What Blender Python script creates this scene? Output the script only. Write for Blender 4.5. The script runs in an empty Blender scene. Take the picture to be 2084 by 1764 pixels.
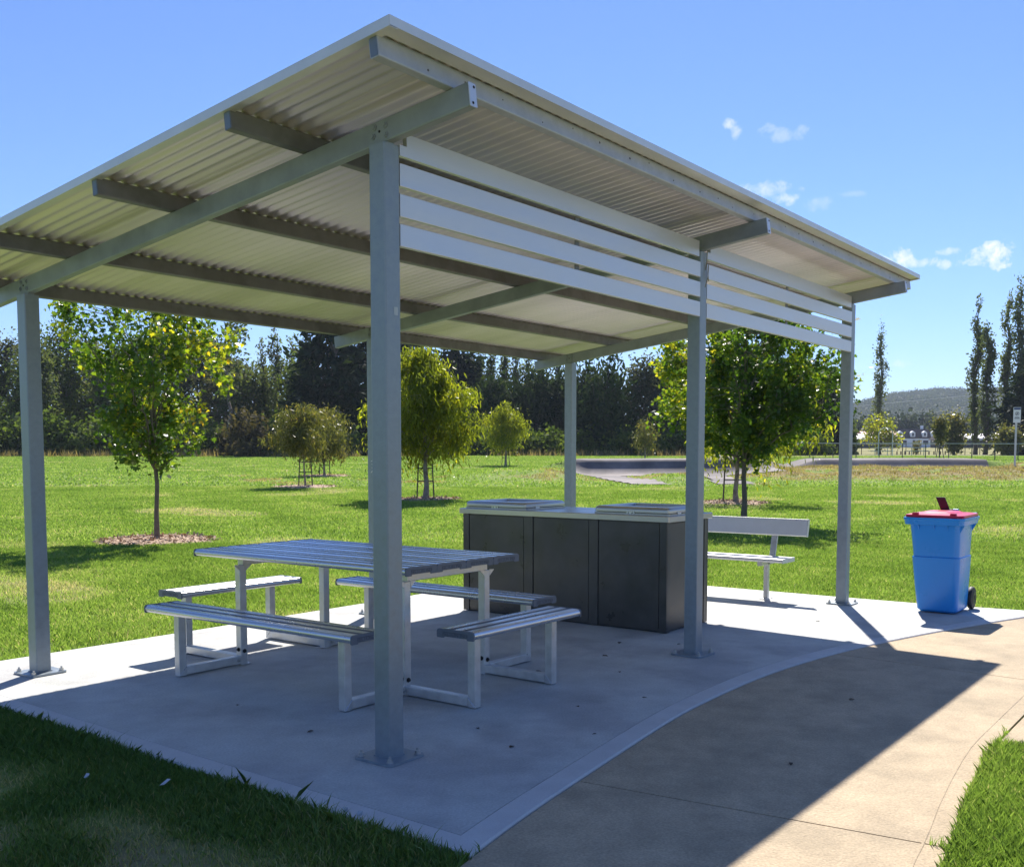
import bpy, math, random
import numpy as np
from mathutils import Vector, Matrix
rng = np.random.default_rng(7); random.seed(7)
R = math.radians
# ------------------------------------------------------------------ camera
FX, CX, CY = 2089.0, 1068.94, 1071.9           # focal length / optical centre of the photo (2084 px wide scale)
CAM = np.array([-3.349, -3.239, 1.392]); YAW, PITCH, ROLL = -0.9359, -0.0718, 0.0007
cf = np.array([-math.sin(YAW)*math.cos(PITCH), math.cos(YAW)*math.cos(PITCH), math.sin(PITCH)])
cr = np.array([math.cos(YAW), math.sin(YAW), 0.0]); cu = np.cross(cr, cf)
cr, cu = math.cos(ROLL)*cr+math.sin(ROLL)*cu, -math.sin(ROLL)*cr+math.cos(ROLL)*cu
scene = bpy.context.scene
col = scene.collection
cam_d = bpy.data.cameras.new('camera'); cam = bpy.data.objects.new('camera', cam_d); col.objects.link(cam)
cam.matrix_world = Matrix(((cr[0],cu[0],-cf[0],CAM[0]),(cr[1],cu[1],-cf[1],CAM[1]),(cr[2],cu[2],-cf[2],CAM[2]),(0,0,0,1)))
cam_d.sensor_fit = 'HORIZONTAL'; cam_d.sensor_width = 36; cam_d.lens = 36*FX/2084
cam_d.shift_x = -(CX-1042)/2084; cam_d.shift_y = (CY-882)/2084
cam_d.clip_start = 0.05; cam_d.clip_end = 8000
scene.camera = cam
# ------------------------------------------------------------------ light
SUN_AZ, SUN_EL = R(27.4), R(47.1)              # azimuth from +X towards +Y
sd = Vector((math.cos(SUN_AZ)*math.cos(SUN_EL), math.sin(SUN_AZ)*math.cos(SUN_EL), math.sin(SUN_EL)))
sun_d = bpy.data.lights.new('sun', 'SUN'); sun = bpy.data.objects.new('sun', sun_d); col.objects.link(sun)
sun.rotation_euler = sd.to_track_quat('Z', 'Y').to_euler(); sun.location = sd*40
sun_d.energy = 5.0; sun_d.angle = R(0.53); sun_d.color = (1.0, 0.945, 0.86)
scene.view_settings.view_transform = 'Standard'; scene.view_settings.look = 'None'
scene.view_settings.exposure = 0.80; scene.view_settings.gamma = 1
scene.cycles.max_bounces = 8; scene.cycles.diffuse_bounces = 4; scene.cycles.transparent_max_bounces = 12
world = bpy.data.worlds.new('World'); scene.world = world; world.use_nodes = True
wn = world.node_tree.nodes; wl = world.node_tree.links; wn.clear()
def N(nt, typ, **kw):
    n = nt.nodes.new(typ)
    for k, v in kw.items():
        if k.startswith('_'): setattr(n, k[1:], v)
        else: n.inputs[k.replace('__', ' ')].default_value = v
    return n
wt = world.node_tree
sky = N(wt, 'ShaderNodeTexSky', _sky_type='NISHITA', _sun_disc=False, _sun_elevation=SUN_EL, _sun_rotation=math.pi/2-SUN_AZ,
        _altitude=200.0, _air_density=1.0, _dust_density=0.05, _ozone_density=4.5)
tint = N(wt, 'ShaderNodeMix', _data_type='RGBA', _blend_type='MULTIPLY'); tint.inputs[0].default_value = 1.0
tint.inputs[7].default_value = (.80, 0.915, 1.24, 1)
wl.new(sky.outputs[0], tint.inputs[6])
tc = N(wt, 'ShaderNodeTexCoord')
nz = N(wt, 'ShaderNodeTexNoise', Scale=85.0, Detail=7.0, Roughness=0.6, Distortion=0.3)
wl.new(tc.outputs['Generated'], nz.inputs['Vector'])
def M(op, a, b=None, c=None, clamp=False):
    n = wt.nodes.new('ShaderNodeMath'); n.operation = op; n.use_clamp = clamp
    for i, v in enumerate((a, b, c)):
        if v is None: continue
        if isinstance(v, (int, float)): n.inputs[i].default_value = v
        else: wl.new(v, n.inputs[i])
    return n.outputs[0]
def raydir(u, v):
    d = cf+(u-CX)/FX*cr-(v-CY)/FX*cu; return d/np.linalg.norm(d)
csum = None
for (u, v, w_, h_, amp) in [(2018,518,40,25,1.2),(1984,534,30,10,.9),(1836,524,36,17,1.1),(1914,536,19,11,1.05),(1934,512,24,7,.8),(1850,534,38,10,.9),
                            (1560,386,60,16,.75),(1598,404,30,12,.9),(1664,416,34,14,.55),(1486,252,18,10,.85),(1496,266,12,18,.7),
                            (1570,262,24,11,.7),(1604,274,44,12,.6),(1635,264,14,9,.62),(1735,394,26,6,.5),(1832,740,22,8,.6)]:
    c = raydir(u, v); rr = np.cross(c, [0,0,1]); rr /= np.linalg.norm(rr); uu = np.cross(rr, c)
    dots = []
    for vec, sc in ((rr, w_/FX), (uu, h_/FX)):
        dp = N(wt, 'ShaderNodeVectorMath', _operation='DOT_PRODUCT'); wl.new(tc.outputs['Generated'], dp.inputs[0]); dp.inputs[1].default_value = vec/sc
        dots.append(M('MULTIPLY', dp.outputs['Value'], dp.outputs['Value']))
    fd = N(wt, 'ShaderNodeVectorMath', _operation='DOT_PRODUCT'); wl.new(tc.outputs['Generated'], fd.inputs[0]); fd.inputs[1].default_value = c
    e = M('SUBTRACT', 1.0, M('ADD', dots[0], dots[1]))
    e = M('MAXIMUM', e, -1.5); e = M('MULTIPLY', e, amp*0.5)
    e = M('ADD', e, M('MULTIPLY', M('SUBTRACT', nz.outputs[0], .5), 2.6*amp))
    e = M('MULTIPLY', M('GREATER_THAN', fd.outputs['Value'], 0.9), M('MULTIPLY', e, 1.1*amp, clamp=True))
    csum = e if csum is None else M('MAXIMUM', csum, e)
csum = M('MULTIPLY', csum, 0.95, clamp=True)
cmix = N(wt, 'ShaderNodeMix', _data_type='RGBA'); wl.new(csum, cmix.inputs[0]); wl.new(tint.outputs[2], cmix.inputs[6]); cmix.inputs[7].default_value = (8.6, 8.9, 9.4, 1)
bg = N(wt, 'ShaderNodeBackground', Strength=0.074); wl.new(cmix.outputs[2], bg.inputs[0])
wo = N(wt, 'ShaderNodeOutputWorld'); wl.new(bg.outputs[0], wo.inputs[0])

# ------------------------------------------------------------------ helpers
def sm(x): x = np.clip(x, 0, 1); return x*x*(3-2*x)
_ph = rng.uniform(0, 6.28, (6, 14)); _an = rng.uniform(0, 6.28, (6, 14)); _fr = rng.uniform(.6, 1.6, (6, 14))
def noise(x, y, k=0, scale=1.0):               # smooth pseudo noise about -1..1
    r = 0
    for i in range(14):
        r = r+np.sin((x*math.cos(_an[k,i])+y*math.sin(_an[k,i]))*_fr[k,i]*2.2/scale+_ph[k,i])
    return r/4.2
def fwd(x, y): return (x-CAM[0])*.805+(y-CAM[1])*.5933
def lat(x, y): return (x-CAM[0])*.5933-(y-CAM[1])*.805
def from_sa(s, a): return CAM[0]+.805*s+.5933*a, CAM[1]+.5933*s-.805*a
def conc(s, s0, w): # concave bank face, steepest just below its lip
    t = np.clip((s-s0)/w, 0, 1); return t**2.3
def bump(s, a): # mounds of the pump track
    z = .64*sm((a-.2)/2.6)*sm((11.6-a)/2.0)*conc(s, 44.9, 1.05)*sm((51.5-s)/3.2)
    z = z+.30*sm((a+4.5)/4.5)*sm((2.9-a)/1.6)*sm((s-38)/5)*sm((49-s)/4)
    z = z+.18*sm((a-4.3)/1.0)*sm((7.4-a)/1.0)*sm((s-36.5)/2.5)*sm((43-s)/1.5)
    z = z+.24*sm((a-8.2)/1.2)*sm((12.6-a)/1.5)*sm((s-46.6)/1.0)*sm((50.5-s)/1.5)
    z = z+.56*sm((a-12.4)/2.4)*sm((23.6-a)/.6)*conc(s, 49.9, 1.0)*sm((56.5-s)/3.2)
    z = z+.28*sm((a-7.8)/4)*sm((29-a)/3.5)*sm((s-39.5)/5.0)*sm((49.4-s)/1.6)
    z = z+.46*sm((a-23.0)/.7)*sm((31-a)/7)*sm((s-44)/6)*sm((57-s)/4)
    return z
def trackness(s, a): # 1 on the asphalt of the pump track, where the ground is smooth
    return np.maximum(sm((s-43.0)/.4)*sm((48.4-s)/.5)*sm((a-1.6)/.5)*sm((12.2-a)/.5), sm((s-48.2)/.4)*sm((54.2-s)/.5)*sm((a-12.4)/.5)*sm((23.4-a)/.3))
def terrain(x, y):
    x = np.asarray(x, float); y = np.asarray(y, float)
    s = fwd(x, y); a = lat(x, y); t = np.maximum(s-12, 0)
    z = -.022+.0147*np.where(t < 6, t*t/12, t-3)
    z = np.where(s > 97, -.022+.0147*82+(s-97)*.001, z)
    z = z+.0132*np.maximum(s-155, 0)*(s < 330)+.0132*175*(s >= 330)
    z = z+.012*noise(x, y, 0, 3.0)*sm((s-11)/6)
    return z+bump(s, a)+.055*noise(x, y, 1, .5)*sm((s-37)/4)*sm((57-s)/4)*sm((a-6)/4)*(1-trackness(s, a))
def ground_at(u, v):                            # where a line of sight meets the ground
    d = raydir(u, v); t = 1.0
    for _ in range(4000):
        p = CAM+d*t
        if p[2] <= float(terrain(p[0], p[1])): break
        t *= 1.004
    return p[0], p[1], float(terrain(p[0], p[1]))
def at_s(u, s):                                 # ground point at forward distance s in the direction of column u
    a = (u-CX)/FX*s; x, y = from_sa(s, a); return float(x), float(y), float(terrain(x, y))
def height_for(v, s): return CAM[2]-(v-921.8)/FX*s   # world z seen at row v from distance s

def mesh_obj(name, verts, faces, mat=None, parent=None, smooth=None, tone=None):
    me = bpy.data.meshes.new(name)
    verts = np.asarray(verts, dtype=np.float32).reshape(-1, 3)
    if isinstance(faces, np.ndarray):
        n, k = faces.shape
        me.vertices.add(len(verts)); me.vertices.foreach_set('co', verts.ravel())
        me.loops.add(n*k); me.loops.foreach_set('vertex_index', faces.ravel().astype(np.int32))
        me.polygons.add(n); me.polygons.foreach_set('loop_start', np.arange(0, n*k, k, dtype=np.int32))
        me.update(calc_edges=True)
    else:
        me.from_pydata(verts.tolist(), [], faces)
    if tone is not None:
        at = me.attributes.new('tone', 'FLOAT', 'POINT'); at.data.foreach_set('value', np.asarray(tone, dtype=np.float32))
    if smooth is not None:
        me.polygons.foreach_set('use_smooth', np.ones(len(me.polygons), bool))
        if smooth < 180: me.set_sharp_from_angle(angle=R(smooth))
    if mat: me.materials.append(mat)
    o = bpy.data.objects.new(name, me); col.objects.link(o)
    if parent is not None: o.parent = parent
    return o
def tag(o, label, cat, group=None, kind=None):
    if label: o['label'] = label
    if cat: o['category'] = cat
    if group: o['group'] = group
    if kind: o['kind'] = kind
    return o
def thing(name, label, cat, loc=(0,0,0), rz=0, group=None):
    o = bpy.data.objects.new(name, None); col.objects.link(o); o.location = loc; o.rotation_euler = (0,0,rz); o.empty_display_size = .2
    return tag(o, label, cat, group)
def copy_tree(o, parent=None):
    c = o.copy(); col.objects.link(c); c.parent = parent
    for ch in [x for x in o.children]: copy_tree(ch, c)
    return c
def grooves(o):                                  # grooves of a plank get the dark reflection stripes as colour
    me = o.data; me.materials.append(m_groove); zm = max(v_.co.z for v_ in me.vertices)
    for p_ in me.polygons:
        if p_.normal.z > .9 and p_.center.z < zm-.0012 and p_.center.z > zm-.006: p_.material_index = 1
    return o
class MB:
    def __init__(s): s.v = []; s.f = []
    def add(s, vs, fs):
        b = len(s.v); s.v += [tuple(map(float, p)) for p in vs]; s.f += [[b+i for i in f] for f in fs]; return s
    def prism(s, prof, p0, p1, side, up):
        p0, p1, side, up = map(np.asarray, (p0, p1, side, up)); n = len(prof)
        vs = [p0+side*a+up*b for a, b in prof]+[p1+side*a+up*b for a, b in prof]
        fs = [[i, (i+1) % n, n+(i+1) % n, n+i] for i in range(n)]+[list(range(n))[::-1], list(range(n, 2*n))]
        return s.add(vs, fs)
    def box(s, lo, hi, ch=0.0):
        lo = np.array(lo, float); hi = np.array(hi, float)
        if ch <= 0:
            x0,y0,z0 = lo; x1,y1,z1 = hi
            return s.add([(x0,y0,z0),(x1,y0,z0),(x1,y1,z0),(x0,y1,z0),(x0,y0,z1),(x1,y0,z1),(x1,y1,z1),(x0,y1,z1)],
                         [[3,2,1,0],[4,5,6,7],[0,1,5,4],[1,2,6,5],[2,3,7,6],[3,0,4,7]])
        ax = int(np.argmax(hi-lo)); a, b = [(1,2),(2,0),(0,1)][ax]
        w, h = (hi-lo)[a]/2, (hi-lo)[b]/2; c = (lo+hi)/2
        e = np.eye(3); p0 = c.copy(); p0[ax] = lo[ax]; p1 = c.copy(); p1[ax] = hi[ax]
        return s.prism(rr(w, h, ch), p0, p1, e[a], e[b])
    def loft(s, loops, cap=True):
        n = len(loops[0]); vs = [p for l in loops for p in l]; fs = []
        for k in range(len(loops)-1):
            fs += [[k*n+i, k*n+(i+1) % n, (k+1)*n+(i+1) % n, (k+1)*n+i] for i in range(n)]
        if cap: fs += [list(range(n))[::-1], list(range((len(loops)-1)*n, len(loops)*n))]
        return s.add(vs, fs)
    def cyl(s, p0, p1, r0, r1=None, n=10):
        p0 = np.asarray(p0, float); p1 = np.asarray(p1, float); r1 = r0 if r1 is None else r1
        d = p1-p0; d = d/np.linalg.norm(d); a = np.cross(d, [0,0,1] if abs(d[2]) < .9 else [1,0,0]); a /= np.linalg.norm(a); b = np.cross(d, a)
        L = [[p+(a*math.cos(t)+b*math.sin(t))*r for t in np.linspace(0, 2*math.pi, n, endpoint=False)] for p, r in ((p0, r0), (p1, r1))]
        return s.loft(L)
    def path(s, pts, r, n=6):
        for i in range(len(pts)-1): s.cyl(pts[i], pts[i+1], r, r, n)
        return s
    def build(s, name, mat, parent=None, smooth=20):
        return mesh_obj(name, s.v, s.f, mat, parent, smooth)
def rr(w, h, c, seg=2):                         # rounded rectangle profile, half sizes
    p = []
    for cx_, cy_, a0 in ((w-c, h-c, 0), (-w+c, h-c, 90), (-w+c, -h+c, 180), (w-c, -h+c, 270)):
        for k in range(seg+1):
            a = R(a0+90*k/seg); p.append((cx_+c*math.cos(a), cy_+c*math.sin(a)))
    return p
def in_poly(x, y, poly):
    x = np.asarray(x); y = np.asarray(y); c = np.zeros(x.shape, bool); n = len(poly)
    for i in range(n):
        x0, y0 = poly[i]; x1, y1 = poly[(i+1) % n]
        if y0 == y1: continue
        m = ((y0 > y) != (y1 > y)) & (x < (x1-x0)*(y-y0)/(y1-y0)+x0); c ^= m
    return c
def prism_poly(name, poly, z0, z1, mat, parent=None):
    n = len(poly); vs = [(x, y, z0) for x, y in poly]+[(x, y, z1) for x, y in poly]
    fs = [list(range(n, 2*n)), list(range(n))[::-1]]+[[i, (i+1) % n, n+(i+1) % n, n+i] for i in range(n)]
    return mesh_obj(name, vs, fs, mat, parent)

# ------------------------------------------------------------------ materials
def mat(name, base=(.5,.5,.5), rough=.6, metal=0.0, var=.0, vscale=8.0, bump=0.0, bscale=60.0, second=None, thr=(.45,.62), stretch=None, rvar=0.0, spec=None, coat=0.0, fine=0.0):
    m = bpy.data.materials.new(name); m.use_nodes = True; nt = m.node_tree; nt.nodes.clear(); L = nt.links
    out = nt.nodes.new('ShaderNodeOutputMaterial'); p = nt.nodes.new('ShaderNodeBsdfPrincipled'); L.new(p.outputs[0], out.inputs[0])
    p.inputs['Roughness'].default_value = rough; p.inputs['Metallic'].default_value = metal
    if spec is not None: p.inputs['Specular IOR Level'].default_value = spec
    if coat: p.inputs['Coat Weight'].default_value = coat
    t = nt.nodes.new('ShaderNodeTexCoord'); vec = t.outputs['Object']
    if stretch:
        mp = nt.nodes.new('ShaderNodeMapping'); mp.inputs['Scale'].default_value = stretch; L.new(vec, mp.inputs[0]); vec = mp.outputs[0]
    n1 = N(nt, 'ShaderNodeTexNoise', Scale=vscale, Detail=6.0, Roughness=0.62); L.new(vec, n1.inputs['Vector'])
    ramp = nt.nodes.new('ShaderNodeMapRange'); ramp.inputs[1].default_value = .25; ramp.inputs[2].default_value = .75
    ramp.inputs[3].default_value = 1-var; ramp.inputs[4].default_value = 1+var; L.new(n1.outputs[0], ramp.inputs[0])
    mul = nt.nodes.new('ShaderNodeVectorMath'); mul.operation = 'SCALE'; L.new(ramp.outputs[0], mul.inputs[3])
    if second:
        n2 = N(nt, 'ShaderNodeTexNoise', Scale=vscale*.37, Detail=5.0, Roughness=0.6); L.new(vec, n2.inputs['Vector'])
        r2 = nt.nodes.new('ShaderNodeMapRange'); r2.interpolation_type = 'SMOOTHSTEP'; r2.inputs[1].default_value = thr[0]; r2.inputs[2].default_value = thr[1]; L.new(n2.outputs[0], r2.inputs[0])
        mx = N(nt, 'ShaderNodeMix', _data_type='RGBA'); L.new(r2.outputs[0], mx.inputs[0]); mx.inputs[6].default_value = (*base, 1); mx.inputs[7].default_value = (*second, 1)
        L.new(mx.outputs[2], mul.inputs[0])
    else: mul.inputs[0].default_value = base
    last = mul.outputs[0]
    if fine:
        n4 = N(nt, 'ShaderNodeTexNoise', Scale=bscale*1.5, Detail=3.0); L.new(t.outputs['Object'], n4.inputs['Vector'])
        r4 = nt.nodes.new('ShaderNodeMapRange'); r4.inputs[1].default_value = .3; r4.inputs[2].default_value = .7; r4.inputs[3].default_value = 1-fine; r4.inputs[4].default_value = 1+fine; L.new(n4.outputs[0], r4.inputs[0])
        m4 = nt.nodes.new('ShaderNodeVectorMath'); m4.operation = 'SCALE'; L.new(last, m4.inputs[0]); L.new(r4.outputs[0], m4.inputs[3]); last = m4.outputs[0]
    L.new(last, p.inputs['Base Color'])
    if rvar:
        r3 = nt.nodes.new('ShaderNodeMapRange'); r3.inputs[1].default_value = .3; r3.inputs[2].default_value = .7; r3.inputs[3].default_value = rough-rvar; r3.inputs[4].default_value = rough+rvar
        L.new(n1.outputs[0], r3.inputs[0]); L.new(r3.outputs[0], p.inputs['Roughness'])
    if bump:
        nb = N(nt, 'ShaderNodeTexNoise', Scale=bscale, Detail=5.0); L.new(t.outputs['Object'], nb.inputs['Vector'])
        b = N(nt, 'ShaderNodeBump', Strength=bump, Distance=0.01); L.new(nb.outputs[0], b.inputs['Height']); L.new(b.outputs[0], p.inputs['Normal'])
    return m
def leaf_mat(name, stops, trans=.45, rough=.45, spec=.4, gain=1.0, tb=.7):
    m = bpy.data.materials.new(name); m.use_nodes = True; nt = m.node_tree; nt.nodes.clear(); L = nt.links
    out = nt.nodes.new('ShaderNodeOutputMaterial'); a = nt.nodes.new('ShaderNodeAttribute'); a.attribute_name = 'tone'
    cr_ = nt.nodes.new('ShaderNodeValToRGB'); L.new(a.outputs['Fac'], cr_.inputs[0])
    els = cr_.color_ramp.elements
    while len(els) < len(stops): els.new(.5)
    for e, (pos, c) in zip(els, stops): e.position = pos; e.color = (*c, 1)
    p = nt.nodes.new('ShaderNodeBsdfPrincipled'); p.inputs['Roughness'].default_value = rough; p.inputs['Specular IOR Level'].default_value = spec
    L.new(cr_.outputs[0], p.inputs['Base Color'])
    tr = nt.nodes.new('ShaderNodeBsdfTranslucent')
    g = nt.nodes.new('ShaderNodeVectorMath'); g.operation = 'MULTIPLY'; g.inputs[1].default_value = (1.75*gain, 1.75*gain, tb*gain); L.new(cr_.outputs[0], g.inputs[0]); L.new(g.outputs[0], tr.inputs[0])
    mx = nt.nodes.new('ShaderNodeMixShader'); mx.inputs[0].default_value = trans; L.new(p.outputs[0], mx.inputs[1]); L.new(tr.outputs[0], mx.inputs[2]); L.new(mx.outputs[0], out.inputs[0])
    return m
m_steel = mat('galvanised_steel', (.25,.29,.32), .40, .30, var=.12, vscale=22, rvar=.10, bump=.03, bscale=200)
m_rafter = mat('galvanised_rafter', (.27,.30,.325), .46, .30, var=.14, vscale=7, rvar=.08, second=(.23,.255,.28))
m_purlin = mat('shade_toned_purlin', (.185,.185,.185), .5, .30, var=.18, vscale=12, rvar=.1, second=(.15,.15,.145))  # galvanised steel with the shade under the roof painted into its colour
m_roof = mat('zinc_roof_sheet', (.70,.635,.645), .42, .60, var=.10, vscale=1.2, rvar=.08, second=(.61,.555,.56), stretch=(3,.35,1))
m_flash = mat('zinc_flashing', (.66,.65,.62), .42, .5, var=.08, vscale=5)
m_front = mat('pale_front_purlin', (.40,.42,.46), .45, .35, var=.12, vscale=16)  # same steel as the other purlins, without their painted shade
m_slat = mat('brushed_aluminium_slat', (.62,.63,.66), .42, .5, var=.06, vscale=3, rvar=.08, stretch=(.4,1,4))
m_alu = mat('anodised_aluminium', (.60,.61,.63), .27, .80, var=.03, vscale=2, rvar=.02)
m_groove = mat('groove_dark_reflection', (.11,.13,.165), .5, .3, var=.05, vscale=3)  # dark half of the striped reflection on ribbed planks, painted as colour
m_frame = mat('mill_aluminium_frame', (.58,.58,.575), .40, .65, var=.16, vscale=14, rvar=.12)
m_cap = mat('grey_plastic_cap', (.115,.135,.165), .42, 0, var=.08, vscale=20)
m_cap_text = mat('moulded_lettering', (.055,.065,.085), .5)
m_bolt = mat('zinc_bolt', (.5,.5,.48), .35, .8, var=.2, vscale=60)
m_dark = mat('dark_void', (.015,.015,.016), .9)
m_cab = mat('dark_cabinet_steel', (.068,.067,.064), .36, .35, var=.2, vscale=5, rvar=.12, bump=.03, bscale=300, second=(.088,.085,.08))
m_ss = mat('stainless_steel', (.47,.455,.425), .33, .92, var=.04, vscale=3, rvar=.03)
m_slab = mat('pale_concrete', (.485,.49,.46), .78, 0, var=.17, vscale=3.2, bump=.3, bscale=60, second=(.40,.395,.38), thr=(.45,.62), fine=.12)
m_border = mat('trowelled_concrete', (.54,.53,.51), .7, 0, var=.09, vscale=6, bump=.12, bscale=90, fine=.05)
m_path = mat('sandy_concrete', (.45,.35,.225), .85, 0, var=.16, vscale=5.5, bump=.5, bscale=70, second=(.375,.295,.19), thr=(.42,.64), fine=.17)
m_bark = mat('grey_brown_bark', (.16,.125,.095), .9, 0, var=.3, vscale=14, bump=.5, bscale=40)
m_gumbark = mat('pale_gum_bark', (.30,.25,.20), .85, 0, var=.35, vscale=9, bump=.3, bscale=40, second=(.14,.10,.08))
m_farbark = mat('far_bark', (.10,.085,.07), .9, 0, var=.3, vscale=2)
m_stake = mat('weathered_stake', (.12,.095,.075), .85, 0, var=.2, vscale=20)
m_tie = mat('black_tie', (.02,.03,.028), .7)
m_wood = mat('mulch_chip', (.42,.29,.19), .85, 0, var=.35, vscale=40)
m_asph = mat('grey_asphalt', (.15,.132,.125), .88, 0, var=.35, vscale=.9, second=(.23,.20,.185), bump=.3, bscale=30)
m_blue = mat('blue_bin_plastic', (.012,.24,.70), .30, 0, var=.05, vscale=5, rvar=.05)
m_red = mat('red_lid_plastic', (.62,.010,.05), .3, 0, var=.06, vscale=9)
m_black = mat('black_rubber', (.014,.014,.015), .6)
m_maroon = mat('maroon_flap', (.035,.018,.035), .3)

# ------------------------------------------------------------------ ground
ss = np.concatenate([[-120,-60,-30,-18,-12], np.arange(-8, 43, .5), np.arange(43, 54, .14), np.arange(54, 62, .5), 62*np.power(1.045, np.arange(0, 92))])
aa = np.concatenate([-np.geomspace(45, 2600, 40)[::-1], np.arange(-44, 45, .6), np.geomspace(45.6, 2600, 40)])
S, A = np.meshgrid(ss, aa, indexing='ij'); X, Y = from_sa(S, A); Z = terrain(X, Y)
i, j = np.meshgrid(np.arange(len(ss)-1), np.arange(len(aa)-1), indexing='ij'); w = len(aa)
F = np.stack([i*w+j, (i+1)*w+j, (i+1)*w+j+1, i*w+j+1], -1).reshape(-1, 4)[:, ::-1]
def ground_mat():
    m = bpy.data.materials.new('lawn_ground'); m.use_nodes = True; nt = m.node_tree; L = nt.links; p = nt.nodes['Principled BSDF']
    p.inputs['Roughness'].default_value = .95; p.inputs['Specular IOR Level'].default_value = .1
    a = nt.nodes.new('ShaderNodeAttribute'); a.attribute_name = 'tone'      # 0 green .. 1 bare or dry
    t = nt.nodes.new('ShaderNodeTexCoord')
    n1 = N(nt, 'ShaderNodeTexNoise', Scale=.55, Detail=8.0, Roughness=.7); L.new(t.outputs['Object'], n1.inputs['Vector'])
    n2 = N(nt, 'ShaderNodeTexNoise', Scale=9.0, Detail=6.0, Roughness=.75); L.new(t.outputs['Object'], n2.inputs['Vector'])
    g = N(nt, 'ShaderNodeMix', _data_type='RGBA'); g.inputs[6].default_value = (.165,.25,.055,1); g.inputs[7].default_value = (.23,.31,.075,1); L.new(n1.outputs[0], g.inputs[0])
    r = nt.nodes.new('ShaderNodeMapRange'); r.inputs[1].default_value = .3; r.inputs[2].default_value = .7; r.inputs[3].default_value = .68; r.inputs[4].default_value = 1.25; L.new(n2.outputs[0], r.inputs[0])
    s = nt.nodes.new('ShaderNodeVectorMath'); s.operation = 'SCALE'; L.new(g.outputs[2], s.inputs[0]); L.new(r.outputs[0], s.inputs[3])
    d = N(nt, 'ShaderNodeMix', _data_type='RGBA'); d.inputs[6].default_value = (.40,.31,.18,1); d.inputs[7].default_value = (.22,.165,.09,1); L.new(n2.outputs[0], d.inputs[0])
    ad = nt.nodes.new('ShaderNodeMath'); ad.operation = 'MULTIPLY_ADD'; L.new(n2.outputs[0], ad.inputs[0]); ad.inputs[1].default_value = .9; ad.inputs[2].default_value = -.45
    ad2 = nt.nodes.new('ShaderNodeMath'); ad2.use_clamp = True; L.new(ad.outputs[0], ad2.inputs[0]); L.new(a.outputs['Fac'], ad2.inputs[1])
    x = N(nt, 'ShaderNodeMix', _data_type='RGBA'); L.new(ad2.outputs[0], x.inputs[0]); L.new(s.outputs[0], x.inputs[6]); L.new(d.outputs[2], x.inputs[7])
    L.new(x.outputs[2], p.inputs['Base Color'])
    b = N(nt, 'ShaderNodeBump', Strength=.7, Distance=.05); L.new(n2.outputs[0], b.inputs['Height']); L.new(b.outputs[0], p.inputs['Normal'])
    return m
def dryness(x, y):
    s = fwd(x, y); a = lat(x, y)
    d = .55*sm((noise(x, y, 2, 1.6)-.48)*2)*sm((noise(x, y, 3, 6)+.5)*1.5)
    d = np.maximum(d, .92*sm(noise(x, y, 4, .34)*1.1+.62)*((x < -.7) & (y < 2.9) & (s < 8))*sm((-.86-x)*2.6)*sm((2.3-y)*.9))
    d = np.maximum(d, sm((a-6)/5)*sm((s-37)/6)*sm((50.5-s)/1.0)*np.clip(.80+.5*noise(x, y, 5, .9), 0, 1))
    d = np.maximum(d, .6*sm((a+2)/3)*sm((9-a)/2)*sm((s-37)/3)*sm((45-s)/1.5)*np.clip(.5+.7*noise(x, y, 5, .7), 0, 1))
    d = np.maximum(d, .5*sm((s-88)/6)*sm((104-s)/6)*sm((noise(x, y, 2, 12)+.2)))
    d = np.maximum(d, .62*(s > 108))
    return d
lawn = mesh_obj('ground', np.stack([X, Y, Z], -1), F, ground_mat(), None, 180, dryness(X, Y).ravel())
tag(lawn, 'mown green lawn with dry patches running out to the trees', None, kind='structure')

# slab and path
curve = [(-.66,-1.02),(-.2,-.93),(.26,-.862),(.95,-.763),(1.48,-.692),(1.99,-.662),(2.65,-.655),(3.2,-.70),(3.72,-.776),(4.24,-.89),(5.13,-1.14),(6.2,-1.51),(6.62,-1.68)]
def offset(poly, d):                             # inward offset of a ccw polygon
    n = len(poly); out = []
    for i in range(n):
        p0, p1, p2 = np.array(poly[i-1]), np.array(poly[i]), np.array(poly[(i+1) % n])
        e0 = (p1-p0)/np.linalg.norm(p1-p0); e1 = (p2-p1)/np.linalg.norm(p2-p1)
        n0 = np.array([-e0[1], e0[0]]); n1 = np.array([-e1[1], e1[0]]); b = n0+n1; b /= np.linalg.norm(b)
        out.append(tuple(p1+b*d/max(.25, b@n0)))
    return out
def resample(pts, step):
    o = []
    for (a, b) in zip(pts[:-1], pts[1:]):
        k = max(1, int(math.hypot(b[0]-a[0], b[1]-a[1])/step))
        o += [(a[0]+(b[0]-a[0])*q/k, a[1]+(b[1]-a[1])*q/k) for q in range(k)]
    return o+[pts[-1]]
def smoothc(pts, it=3):
    for _ in range(it):
        q = [pts[0]]
        for a, b in zip(pts[:-1], pts[1:]):
            q += [(a[0]*.75+b[0]*.25, a[1]*.75+b[1]*.25), (a[0]*.25+b[0]*.75, a[1]*.25+b[1]*.75)]
        pts = q+[pts[-1]]
    return pts
edge = smoothc(curve, 2)
edge = [edge[0]]+[p for p in edge if math.dist(p, edge[0]) > .22 and math.dist(p, edge[-1]) > .35]+[edge[-1]]
slab = edge+[(6.47,-.6),(6.445,.25),(6.44,1.6),(6.44,3.6),(3.36,3.585),(1.36,3.61),(-.1,3.645),(-.56,3.66),(-.57,2.46),(-.62,.8)]
inner = offset(slab, .115); inner2 = offset(slab, .1175)
n = len(slab)
sp = prism_poly('concrete_slab', inner2, -.12, 0, m_slab); tag(sp, 'grey concrete slab under the picnic shelter', None, kind='structure')
so = offset(slab, .007)
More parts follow.
